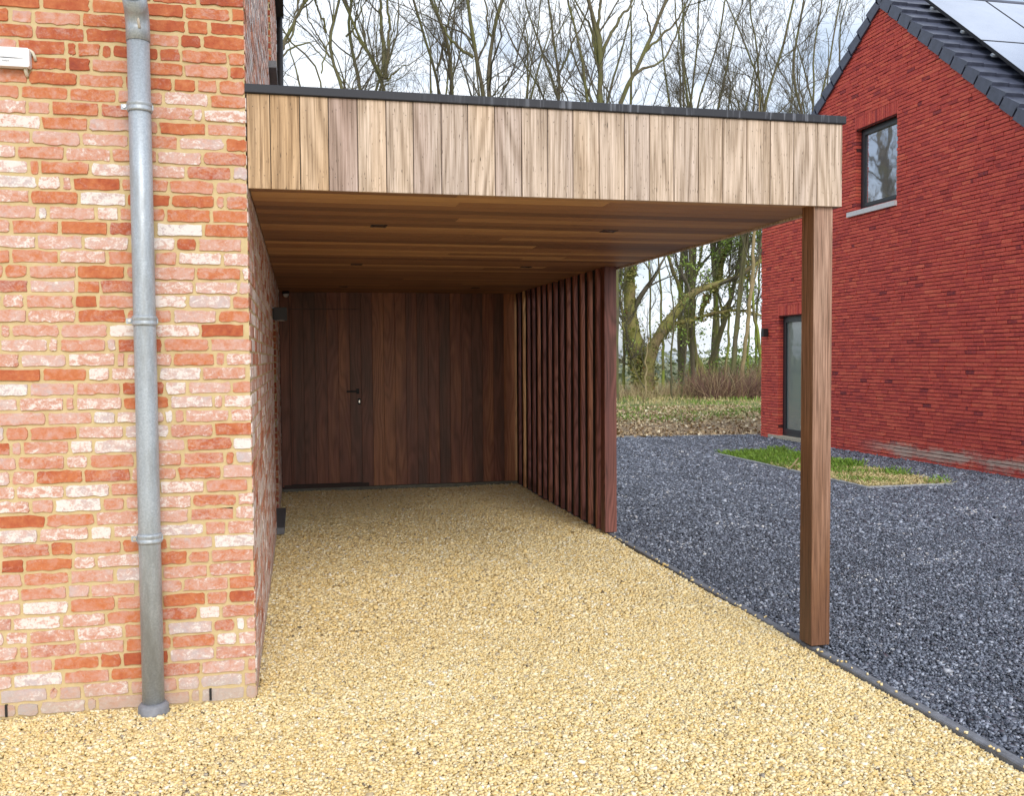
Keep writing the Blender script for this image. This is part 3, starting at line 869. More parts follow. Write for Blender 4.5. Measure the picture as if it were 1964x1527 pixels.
# posts
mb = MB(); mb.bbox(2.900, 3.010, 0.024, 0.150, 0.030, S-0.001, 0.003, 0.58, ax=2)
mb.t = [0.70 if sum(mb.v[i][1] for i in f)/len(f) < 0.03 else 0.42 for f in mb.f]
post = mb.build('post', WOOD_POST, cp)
mb = MB(); mb.box(2.92, 2.99, 0.05, 0.13, -0.03, 0.0295)
mb.build('post_foot', BLACK, post)
mb = MB(); mb.bbox(2.872, 2.984, 3.48, 3.60, 0.030, S-0.001, 0.003, 0.16, ax=2)
post2 = mb.build('post', WOOD_SLAT, cp); post2['label'] = 'dark red brown middle post at the end of the slat screen'
mb = MB(); mb.box(2.89, 2.96, 3.50, 3.58, -0.03, 0.0295)
mb.build('post_foot', BLACK, post2)
GAP_SHADE = simple('black slat gap shade', (0.012, 0.009, 0.008), 0.9)  # near-black colour that stands in for shade between the slats
# slat screen: upright slats fixed to two rails
mb = MB(); mb.box(2.951, 2.986, 3.601, D-0.001, 0.10, 0.16, 0.4, ax=1)
screen = cp
mb.build('rail', WOOD_SLAT, cp)
mb = MB(); mb.box(2.951, 2.986, 3.601, D-0.001, S-0.075, S-0.003, 0.4, ax=1); mb.build('rail', WOOD_SLAT, screen)
stone_ = [0.38, 0.64, 0.52, 0.36, 0.46, 0.26, 0.44, 0.54, 0.36, 0.62, 0.30, 0.36, 0.98, 0.22]
for k in range(14):
    ys = 3.715+0.2418*k
    mb = MB()
    mb.bbox(2.872, 2.9505, ys, ys+0.038, 0.024+rs.uniform(-0.004, 0.004), S-0.0015, 0.003, stone_[k], ax=2)
    sl_ = mb.build('slat', WOOD_SLAT, screen)
    mb = MB(); mb.box(2.8795, 2.9505, ys+0.0385, ys+0.136, 0.03, S-0.003)  # strip added behind each slat only to darken the gap
    mb.build('gap_shade', GAP_SHADE, sl_)
    if k == 12: sl_['label'] = 'pale tan slat near the back wall'

# recessed downlights in the soffit
dl = thing('downlight', (0.706, 1.243, S), 'x', 'downlight', 'black square downlights recessed in the carport soffit')
def dl_build(root):
    mb = MB()
    for s in (-1, 1):
        mb.box(min(s*0.036, s*0.048), max(s*0.036, s*0.048), -0.048, 0.048, -0.003, 0.004)
        mb.box(-0.0362, 0.0362, min(s*0.036, s*0.0478), max(s*0.036, s*0.0478), -0.0028, 0.004)
    mb.build('frame', BLACK, root, True)
    mb = MB(); mb.box(-0.036, 0.036, -0.036, 0.036, -0.0012, 0.004)
    mb.build('lens', simple('dark lens', (0.02, 0.02, 0.022), 0.2), root, True)
dl_build(dl)
where = ['nearest the front, on the house side', 'nearest the front, on the open side', 'in the middle row, on the house side',
         'in the middle row, above the slat screen side', 'at the back, above the wooden door', 'at the back, next to the slat screen']
for i, (x, y) in enumerate(((0.706, 1.243), (2.162, 1.233), (0.715, 3.64), (2.200, 3.645), (0.717, 6.19), (2.209, 6.165))):
    o = dl if i == 0 else copy_tree(dl)
    o.location = (x, y, S)
    o['label'] = 'black square downlight in the wooden soffit, ' + where[i]

# wall lamp on the brick side wall, dome camera in the corner
wl = thing('wall_lamp', (0, 3.94, 1.99), 'black cube wall lamp on the brick side wall inside the carport', 'wall lamp')
mb = MB(); mb.bbox(0.008, 0.020, 3.89, 3.99, 1.945, 2.045, 0.004, ax=0); mb.build('back_plate', BLACK, wl)
mb = MB(); mb.bbox(0.020, 0.128, 3.885, 3.995, 1.938, 2.050, 0.004, ax=1); mb.build('body', ALU_DARK, wl)
mb = MB(); mb.box(0.045, 0.105, 3.91, 3.97, 1.9355, 1.9378); mb.build('diffuser', WHITE_PVC, wl)
cm = thing('security_camera', (0.09, 6.95, S), 'small black and white dome camera in the back left corner of the carport', 'camera')
tube_mesh('mount', [(0.085, 6.98, S-0.001), (0.085, 6.98, S-0.022), (0.085, 6.98, S-0.03)], [0.042, 0.042, 0.036], BLACK, cm, 18)
tube_mesh('dome', [(0.085, 6.98, S-0.03), (0.085, 6.98, S-0.05), (0.085, 6.98, S-0.066), (0.085, 6.98, S-0.074)], [0.034, 0.032, 0.022, 0.008], WHITE_PVC, cm, 18)

# ------------------------------------------------------------------ neighbour house
G = 9.256
nb = thing('red_brick_house', (G, 9.0, 0), 'dark red brick house with a steep gable and anthracite tiled roof on the right', 'house')
RY, RZ = 8.93, 7.155                      # ridge
SL, SR = 0.675, 0.84                      # slopes of far and near roof side
YF, YN = 12.85, 5.0
NWY0, NWY1, NWZ0, NWZ1 = 8.495, 9.60, 3.985, 5.315
NDY0, NDY1, NDZ0, NDZ1 = 11.06, 12.155, 0.066, 2.37
SOL = 0.20
def gable_iv(z):
    a = max(YN, RY-(RZ-z)/SR+0.03); b = min(YF, RY+(RZ-z)/SL-0.03)
    if b-a < 0.1: return []
    cuts = []
    if NWZ0 < z < NWZ1+SOL: cuts.append((NWY0, NWY1) if z < NWZ1 else (NWY0-0.03, NWY1+0.03))
    if z < NDZ1+SOL: cuts.append((NDY0, NDY1) if z < NDZ1 else (NDY0-0.03, NDY1+0.03))
    out, s = [], a
    for c0, c1 in sorted(cuts):
        if c0 > s: out.append((s, min(c0, b)))
        s = max(s, c1)
    if s < b: out.append((s, b))
    return out
def tone_red(rng, u, z):
    q = rng.random()
    if q < 0.025: return rng.uniform(0.1, 0.25), 0
    return float(np.clip(rng.normal(0.5, 0.085), 0.28, 0.72)), 0
rng2 = np.random.default_rng(8)
mb = MB()
brick_wall(mb, (G, 0, 0), (0, 1, 0), (-1, 0, 0), -0.07, RZ, 0.0558, 0.0105, 0.190, gable_iv, tone_red, rng2, rounded=False, proud=(0.010, 0.020), deep=0.002, headers=0.3, back=0.001, jv=0.005)
for (ya, yb, zz) in ((NWY0-0.03, NWY1+0.03, NWZ1), (NDY0-0.03, NDY1+0.03, NDZ1)):      # soldier courses
    n = int(round((yb-ya)/0.0558)); st = (yb-ya)/n
    mb.face([(G+0.003, ya, zz+SOL+0.02), (G+0.003, yb, zz+SOL+0.02), (G+0.003, yb, zz-0.02), (G+0.003, ya, zz-0.02)], 0.5, 0, 1)
    for k in range(n):
        t, _ = tone_red(rng2, 0, 0)
        mb.box(G-rng2.uniform(0.010, 0.018), G+0.10, ya+k*st+0.005, ya+(k+1)*st-0.005, zz+0.002, zz+SOL-0.005, t, 0, 0)
# returns of openings
for (ya, yb, za, zb_) in ((NWY0, NWY1, NWZ0, NWZ1), (NDY0, NDY1, NDZ0-0.06, NDZ1)):
    for yy, sg in ((ya, -1), (yb, 1)):
        mb.box(G+0.006, G+0.12, min(yy+sg*0.004, yy+sg*0.03), max(yy+sg*0.004, yy+sg*0.03), za, zb_+0.01, 0.5, 0, 1)
mb.build('gable_wall', [BRICK2, MORTAR2], nb)
zl = RZ-(YF-RY)*SL; zr = RZ-(RY-YN)*SR
mb = MB()
mb.face([(17.5, YN, -0.07), (17.5, YF, -0.07), (17.5, YF, zl), (17.5, RY, RZ), (17.5, YN, zr)], 0.4)
mb.face([(G+0.004, YF-0.005, -0.07), (G+0.004, YF-0.005, zl), (17.5, YF-0.005, zl), (17.5, YF-0.005, -0.07)], 0.4)
mb.face([(G+0.004, YN+0.005, -0.07), (17.5, YN+0.005, -0.07), (17.5, YN+0.005, zr), (G+0.004, YN+0.005, zr)], 0.4)
mb.build('outer_wall', BRICK2, nb)
def slope_frame(side):
    if side < 0:
        d = np.array([0, -1.0, -SR]); 
    else:
        d = np.array([0, 1.0, -SL])
    d = d/np.linalg.norm(d)
    n = np.array([0, -d[2]*(1 if d[1] > 0 else -1), abs(d[1])])
    n = np.array([0, math.copysign(abs(d[2]), d[1]), abs(d[1])])
    return d, n
ridge = np.array([0, RY, RZ])
VX0, VX1, RX1 = G-0.055, G+0.20, 17.6
roof_mb, verge_mb, under_mb = MB(), MB(), MB()
def slab(mb, side, s0, s1, x0, x1, nb0, nt0, nb1, nt1, tone=0.5):
    d, n = slope_frame(side)
    P = lambda x, s, h: tuple(ridge+np.array([x, 0, 0])+d*s+n*h)
    c = [P(x0, s0, nb0), P(x1, s0, nb0), P(x0, s1, nb1), P(x1, s1, nb1), P(x0, s0, nt0), P(x1, s0, nt0), P(x0, s1, nt1), P(x1, s1, nt1)]
    mb.hexa(c, tone)
for side, slen in ((-1, (RY-YN)*math.hypot(1, SR)+0.35), (1, (YF-RY)*math.hypot(1, SL)+0.3)):
    s = 0.02
    while s < slen:
        s2 = min(s+0.318, slen+0.1)
        slab(roof_mb, side, s, s2+0.02, VX1+0.002, RX1, 0.05, 0.078, 0.065, 0.125, random.uniform(0.3, 0.7))
        slab(verge_mb, side, s, s2+0.012, VX0, VX1, 0.06, 0.080, 0.075, 0.132, random.uniform(0.3, 0.7))
        slab(verge_mb, side, s+0.018, s2-0.014, VX0, VX0+0.03, -0.075, 0.0595, -0.060, 0.0745, random.uniform(0.3, 0.7))
        s += 0.318
    slab(under_mb, side, 0.0, slen, VX0+0.031, VX0+0.045, -0.05, 0.055, -0.05, 0.055)
    slab(roof_mb, side, 0.0, slen, G+0.02, RX1-0.02, 0.0, 0.045, 0.0, 0.045, 0.2)
roof_mb.build('roof', TILE, nb)
verge_mb.build('verge', TILE, nb)
under_mb.build('verge_joint_shade', BLACK, nb)  # black strip added behind the verge tiles so their joints look shadowed
tube_mesh('ridge_tile', [(VX0, RY, RZ+0.07), (12, RY, RZ+0.07), (RX1, RY, RZ+0.07)], 0.11, TILE, nb, 12)
# upper window
def frame_x(parent, kind, x, y0, y1, z0, z1, fr, frm, pane, dep=0.06, bot=None):
    bot = bot or fr
    mb = MB()
    mb.box(x, x+dep, y0, y0+fr, z0, z1); mb.box(x, x+dep, y1-fr, y1, z0, z1)
    mb.box(x, x+dep, y0+fr, y1-fr, z0, z0+bot); mb.box(x, x+dep, y0+fr, y1-fr, z1-fr, z1)
    f = mb.build(kind, frm, parent)
    mb = MB()
    i = fr+0.0
    mb.box(x-0.012, x+0.0, y0+i*0.55, y0+i, z0+bot*0.55, z1-i*0.55); mb.box(x-0.012, x, y1-i, y1-i*0.55, z0+bot*0.55, z1-i*0.55)
    mb.box(x-0.012, x, y0+i, y1-i, z0+bot*0.55, z0+bot); mb.box(x-0.012, x, y0+i, y1-i, z1-i, z1-i*0.55)
    mb.build('sash', frm, f)
    mb = MB(); mb.box(x+dep*0.3, x+dep*0.5, y0+fr-0.002, y1-fr+0.002, z0+bot-0.002, z1-fr+0.002)
    mb.build('pane', pane, f)
    return f
frame_x(nb, 'window', G+0.085, NWY0+0.002, NWY1-0.002, NWZ0+0.002, NWZ1-0.002, 0.11, ALU_DARK, PANE)
mb = MB(); mb.box(G-0.055, G+0.084, NWY0-0.01, NWY1+0.20, NWZ0-0.078, NWZ0-0.002)
mb.build('window_sill', GREY_STONE, nb)
nd_ = frame_x(nb, 'door', G+0.085, NDY0+0.002, NDY1-0.002, NDZ0+0.002, NDZ1-0.002, 0.13, ALU_DARK, PANE_DOOR)
mb = MB()
mb.box(G-0.045, G+0.084, NDY0-0.08, NDY1+0.35, -0.05, NDZ0-0.002)
mb.build('door_sill', SAND_STONE, nb)
ol = thing('outdoor_lamp', (G, 12.60, 2.06), 'small black box lamp beside the glass door of the red brick house', 'wall lamp')
mb = MB(); mb.bbox(G-0.03, G-0.021, 12.555, 12.645, 1.99, 2.13, 0.003, ax=0); mb.build('back_plate', BLACK, ol)
mb = MB(); mb.bbox(G-0.125, G-0.03, 12.55, 12.65, 1.98, 2.14, 0.004, ax=2); mb.build('body', BLACK, ol)

# solar panels on the near roof side
dR, nR = slope_frame(-1)
def cast_roof(px, py, h):
    d = _fw*F_PX + _rt*(px-PW/2) - _up*(py-PH/2)
    o = ridge+nR*h
    t = np.dot(o-CAM, nR)/np.dot(d, nR)
    P = CAM+d*t
    return P[0], float(np.dot(P-o, dR))
PH_ = 0.24
x_a, s_a = cast_roof(1780, 0, PH_); x_b, s_b = cast_roof(1964, 137, PH_)
x_c, s_c = cast_roof(1880, 76, PH_); x_d, _q = cast_roof(1905, 0, PH_)
PX0 = (x_a+x_b)/2
PWD = 1.13
rows = [s_c-1.72, s_c, s_c+1.74, s_c+3.48]
plabel = {}
for r_ in range(2):
    for c_ in range(3):
        x0, x1 = PX0+c_*PWD, PX0+(c_+1)*PWD-0.012
        s0, s1 = rows[r_]+0.006, rows[r_+1]-0.006
        P = lambda x, s, h: tuple(ridge+np.array([x, 0, 0])+dR*s+nR*h)
        lab = 'solar panel in the %s row on the red house roof, %s the gable verge' % (('upper', 'lower')[r_], ('nearest', 'second from', 'third from')[c_])
        t = thing('solar_panel', P(x0, s1, PH_), lab, 'solar panel', 'solar panels on the red house roof')
        mb = MB()
        for (xa, xb, sa, sb) in ((x0, x0+0.009, s0, s1), (x1-0.009, x1, s0, s1), (x0+0.009, x1-0.009, s0, s0+0.009), (x0+0.009, x1-0.009, s1-0.009, s1)):
            mb.hexa([P(x, s, h) for h in (PH_-0.04, PH_+0.003) for s in (sa, sb) for x in (xa, xb)])
        mb.build('frame', BLACK, t)
        mb = MB(); mb.hexa([P(x, s, h) for h in (PH_-0.03, PH_) for s in (s0+0.009, s1-0.009) for x in (x0+0.009, x1-0.009)])
        mb.build('glass', SOLAR, t)
        if c_ == 0:
            for sc_ in (s0+0.35, s0+1.25):
                mb = MB(); mb.hexa([P(x, s, h) for h in (PH_-0.075, PH_-0.042) for s in (sc_, sc_+0.05) for x in (x0-0.035, x0+0.05)])
                mb.build('clamp', GALV, t)

# ------------------------------------------------------------------ grass bed
BX0, BX1, BY0, BY1 = 6.85, 8.05, 5.57, 9.85
mb = MB()
mb.bbox(BX0, BX0+0.05, BY0, BY1, -0.05, 0.022, 0.006, ax=1); mb.bbox(BX1-0.05, BX1, BY0, BY1, -0.05, 0.022, 0.006, ax=1)
mb.bbox(BX0+0.052, BX1-0.052, BY0, BY0+0.05, -0.05, 0.020, 0.006, ax=0); mb.bbox(BX0+0.052, BX1-0.052, BY1-0.05, BY1, -0.05, 0.020, 0.006, ax=0)
mb.build('bed_kerb', KERB2)['kind'] = 'structure'
sheet('planting_bed', [(BX0+0.05, BY0+0.05), (BX1-0.05, BY0+0.05), (BX1-0.05, BY1-0.05), (BX0+0.05, BY1-0.05)], 0.008, GROUND)
def blades(name, xy, h, w, tone, mat, z=0.0, lean=0.5):
    n = len(xy)
    a = RNG.uniform(0, 2*np.pi, n)
    dx, dy = np.cos(a)*w, np.sin(a)*w
    l = RNG.normal(0, lean, (n, 2))*h[:, None]
    V = np.zeros((n, 4, 3))
    V[:, 0] = np.stack([xy[:, 0]-dx, xy[:, 1]-dy, np.full(n, z)], -1)
    V[:, 1] = np.stack([xy[:, 0]+dx, xy[:, 1]+dy, np.full(n, z)], -1)
    V[:, 2] = np.stack([xy[:, 0]+dx*0.4+l[:, 0], xy[:, 1]+dy*0.4+l[:, 1], z+h], -1)
    V[:, 3] = np.stack([xy[:, 0]-dx*0.4+l[:, 0]*0.8, xy[:, 1]-dy*0.4+l[:, 1]*0.8, z+h*0.95], -1)
    o = np_mesh(name, V.reshape(-1, 3), np.arange(n*4).reshape(n, 4), mat, tone=tone)
    return tag(o, kind='stuff')
n = 26000
xy = np.stack([RNG.uniform(BX0+0.03, BX1-0.01, n), RNG.uniform(BY0+0.03, BY1-0.03, n)], -1)
xy = xy[(np.sin(xy[:, 0]*9+xy[:, 1]*2)*np.sin(xy[:, 1]*7.3+xy[:, 0]*3)+RNG.normal(0, 0.4, n)) > -0.55]
n = len(xy)
patch = np.sin(xy[:, 0]*5.1+xy[:, 1]*2.0)*np.sin(xy[:, 1]*3.7+1.0)+RNG.normal(0, 0.25, n)
green = 1/(1+np.exp(-(xy[:, 1]-7.5+patch*0.55)*3.5))
fringe = (xy[:, 0] > BX1-0.30) & (np.sin(xy[:, 1]*6.0)+RNG.normal(0, 0.3, n) > 0.1)
isg = RNG.random(n) < np.clip(green+0.28*(patch > 0.35)+0.35*fringe, 0, 1)
tone = np.where(isg, np.clip(RNG.normal(0.32, 0.14, n), 0, 0.6), np.clip(RNG.normal(0.87, 0.1, n), 0.62, 1))
hh = np.where(isg, RNG.uniform(0.02, 0.085, n)*np.where(fringe, 1.4, 1.0), RNG.uniform(0.01, 0.05, n))
blades('grass', xy, hh, np.where(isg, 0.004, 0.007), tone, GRASS, 0.006, np.where(isg, 0.45, 1.1)[:, None])
st_ = thing('broken_stick', (7.0, 7.15, 0), 'grey forked stick lying in the small grass bed by the carport post', 'stick')
sp_ = at(1512, 893, 7.4); sq_ = at(1531, 878, 7.6)
tube_mesh('stem', [(sp_[0], 7.4, 0.03), ((sp_[0]+sq_[0])/2, 7.5, 0.07), (sq_[0], 7.6, 0.15)], [0.012, 0.014, 0.009], BARK_TAN, st_, 8)
tube_mesh('fork', [((sp_[0]+sq_[0])/2, 7.5, 0.065), ((sp_[0]+sq_[0])/2+0.08, 7.48, 0.06), ((sp_[0]+sq_[0])/2+0.16, 7.5, 0.085)], [0.010, 0.009, 0.006], BARK_TAN, st_, 8)

# ------------------------------------------------------------------ field beyond the yard
n = 9000
ly = 13.25+RNG.random(n)**1.2*11
xy = np.stack([RNG.uniform(2.5, 14.0, n), ly], -1)
V = np.zeros((n, 4, 3))
a = RNG.uniform(0, 6.28, n); s1, s2 = RNG.uniform(0.012, 0.055, n), RNG.uniform(0.008, 0.03, n)
for i, (u, v) in enumerate(((-1, -1), (1, -0.7), (1, 1), (-0.8, 0.8))):
    V[:, i, 0] = xy[:, 0]+np.cos(a)*s1*u-np.sin(a)*s2*v
    V[:, i, 1] = xy[:, 1]+np.sin(a)*s1*u+np.cos(a)*s2*v
    V[:, i, 2] = RNG.uniform(-0.03, 0.05, n)
tag(np_mesh('leaf_litter', V.reshape(-1, 3), np.arange(n*4).reshape(n, 4), LITTER, tone=np.clip(RNG.normal(0.5, 0.27, n), 0, 1)), kind='stuff')
n = 42000
gy = 16.5+RNG.random(n)*16
xy = np.stack([RNG.uniform(3.0, 24.0, n), gy], -1)
pt = np.sin(xy[:, 0]*0.9+2.0)*np.sin(xy[:, 1]*1.3)+0.6*np.sin(xy[:, 0]*2.3+xy[:, 1])+RNG.normal(0, 0.35, n)
band = np.exp(-((xy[:, 1]-20.0-0.25*(xy[:, 0]-10))/1.3)**2)*1.2
isg = (pt+band) > 1.0
keep = RNG.random(n) < np.where(isg, 0.9, 0.28)*np.clip((gy-15.5)/4, 0.08, 1)
xy, isg, gy = xy[keep], isg[keep], gy[keep]
n = len(xy)
blades('field_grass', xy, np.where(isg, RNG.uniform(0.05, 0.12, n), RNG.uniform(0.03, 0.10, n))*np.where(gy > 26, 1.5, 1.0), np.where(isg, 0.014, 0.012),
       np.where(isg, np.clip(RNG.normal(0.36, 0.15, n), 0, 0.6), np.clip(RNG.normal(0.78, 0.13, n), 0.5, 1)), GRASS, -0.03, 0.5)

# ------------------------------------------------------------------ trees
def bez(points, n):
    p = np.array(points, float)
    d = np.r_[0, np.cumsum(np.linalg.norm(np.diff(p, axis=0), axis=1))]
    t = np.linspace(0, d[-1], n)
    q = np.stack([np.interp(t, d, p[:, k]) for k in range(p.shape[1])], -1)
    for _ in range(2):
        q[1:-1] = 0.25*q[:-2]+0.5*q[1:-1]+0.25*q[2:]
    return q
def perp(rng, T):
    v = rng.normal(size=T.shape)
    v -= (v*T).sum(-1, keepdims=True)*T
    return nrm(v)
def shoots(rng, P0, D0, L, r0, npts, wander, upw, tip=0.3):
    B = len(P0)
    pts = np.zeros((B, npts, 3)); pts[:, 0] = P0
    d = D0.copy()
    for i in range(1, npts):
        d = d+rng.normal(0, wander, d.shape); d[:, 2] += upw
        d = nrm(d)
        pts[:, i] = pts[:, i-1]+d*(L/(npts-1))[:, None]
    rad = r0[:, None]*np.linspace(1, tip, npts)[None]
    return pts, rad
def kids(rng, pts, rad, n, t0, t1, ang, lf, rf, npts, wander, upw, minr, lmin=0.3, lmax=5.0):
    B, P, _ = pts.shape
    par = np.repeat(np.arange(B), n)
    t = rng.uniform(t0, t1, len(par))
    seg = t*(P-1)
    i = np.minimum(seg.astype(int), P-2); f = (seg-i)[:, None]
    pos = pts[par, i]*(1-f)+pts[par, i+1]*f
    T = nrm(pts[par, i+1]-pts[par, i])
    r = rad[par, i]*(1-f[:, 0])+rad[par, i+1]*f[:, 0]
    plen = np.linalg.norm(np.diff(pts, axis=1), axis=2).sum(1)[par]
    a = rng.normal(ang, 0.18, len(par))[:, None]
    d = T*np.cos(a)+perp(rng, T)*np.sin(a)
    d[:, 2] += upw*1.5
    d = nrm(d)
    L = np.clip(plen*lf*rng.uniform(0.55, 1.25, len(par))*(1.15-0.6*t), lmin, lmax)
    return shoots(rng, pos, d, L, np.maximum(r*rf, minr), npts, wander, upw)
def leaf_quads(rng, C, size):
    n = len(C)
    A = nrm(rng.normal(size=(n, 3))); Bv = perp(rng, A)
    sz = size*rng.uniform(0.6, 1.4, n)[:, None]
    V = np.stack([C-A*sz-Bv*sz*0.45, C+A*sz*0.2-Bv*sz*0.6, C+A*sz+Bv*sz*0.1, C-A*sz*0.1+Bv*sz*0.6], 1)
    return V.reshape(-1, 3), np.arange(n*4).reshape(n, 4)
TREES = 'bare trees behind the carport'
def tree(seed, stems, base, label, bark=BARK, n1=9, n2=7, n3=5, taper=1.0, leaves=0, ivy=0, ext=5.0, name='bare_tree', leafsize=0.05, up1=0.05, group=TREES):
    """stems: list of (points, r0, r1) in world coordinates"""
    rng = np.random.default_rng(seed)
    t = thing(name, tuple(base), label, 'tree', group)
    tubes, spine, srad = [], [], []
    for pts, r0, r1 in stems:
        q = bez(pts, 22)
        if ext > 0:
            d = nrm(q[-1]-q[-4]); e = [q[-1]]
            for k in range(7):
                d = d+rng.normal(0, 0.10, 3); d[2] += 0.05; d = nrm(d); e.append(e[-1]+d*ext/7)
            q = np.concatenate([q, np.array(e[1:])])
            rr = np.concatenate([r1+(r0-r1)*(1-np.linspace(0, 1, 22))**taper, np.linspace(r1, 0.012, 8)[1:]])
        else:
            rr = np.linspace(r0, r1, len(q))
        kn = np.cumsum(rng.normal(0, 0.022, q[2:].shape), axis=0); q[2:] += kn-np.linspace(0, 1, len(kn))[:, None]*kn[-1]
        rr = rr*(1+rng.normal(0, 0.05, len(rr)))
        tubes.append(tube_arrays(q[None], rr[None], 9 if r0 > 0.06 else 6))
        spine.append(q); srad.append(rr)
    V, q = merge(tubes)
    np_mesh('trunk', V, q, bark, t, smoothf=True)
    m = max(len(q) for q in spine)
    sp = np.stack([bez(q, m) for q in spine]); sr = np.stack([np.interp(np.linspace(0, 1, m), np.linspace(0, 1, len(r)), r) for r in srad])
    parts = []
    p1, r1_ = kids(rng, sp, sr, n1, 0.30, 0.99, 0.60, 0.28, 0.5, 9, 0.15, up1, 0.015, 1.2, 4.8)
    parts.append(tube_arrays(p1, r1_, 4))
    p2, r2_ = kids(rng, p1, r1_, n2, 0.15, 1.0, 0.60, 0.5, 0.55, 6, 0.16, 0.06, 0.0090, 0.6, 2.3)
    parts.append(tube_arrays(p2, r2_, 3))
    p3, r3_ = kids(rng, p2, r2_, n3, 0.15, 1.0, 0.60, 0.6, 0.65, 4, 0.16, 0.05, 0.0072, 0.3, 1.1)
    parts.append(tube_arrays(p3, r3_, 3))
    V, q = merge(parts)
    np_mesh('crown', V, q, TWIG, t)
    if leaves:
        C = p3[rng.integers(len(p3), size=leaves), rng.integers(1, 4, size=leaves)]+rng.normal(0, 0.06, (leaves, 3))
        C = C[C[:, 2] < 7.2]
        V, q = leaf_quads(rng, C, leafsize)
        np_mesh('foliage', V, q, LEAF, t, tone=np.clip(rng.normal(0.5, 0.25, len(q)), 0, 1))
    if ivy:
        si = rng.integers(len(spine), size=ivy); C = np.zeros((ivy, 3))
        for k in range(len(spine)):
            mk = si == k; j = (rng.random(mk.sum())**1.4*min(21, len(spine[k])-1)).astype(int)
            a = rng.uniform(0, 6.28, mk.sum()); rad = srad[k][j]*rng.uniform(0.95, 1.5, mk.sum())
            C[mk] = spine[k][j]+np.stack([np.cos(a)*rad, np.sin(a)*rad, rng.uniform(-0.25, 0.25, mk.sum())], -1)
        V, q = leaf_quads(rng, C, 0.05)
        np_mesh('ivy', V, q, IVY, t, tone=np.clip(rng.normal(0.45, 0.25, len(q)), 0, 1))
    return t
def wpx(wd, Y):
    return 0.5*wd*depth_of((10, Y, 5))/F_PX
def stem_px(pts, w0, w1, Y, rng, root=None):
    out = []
    dy = 0.0
    sl = rng.uniform(-0.25, 0.25)
    for i, (px, py) in enumerate(pts):
        P = at(px, py, Y)
        if i: P = at(px, py, Y+sl*i)
        out.append(tuple(P))
    if root is not None:
        out.insert(0, (out[0][0]*0.35+root[0]*0.65, Y, out[0][2]*0.45))
        out.insert(0, tuple(root))
    return (out, wpx(w0, Y), wpx(w1, Y))
rt = np.random.default_rng(21)
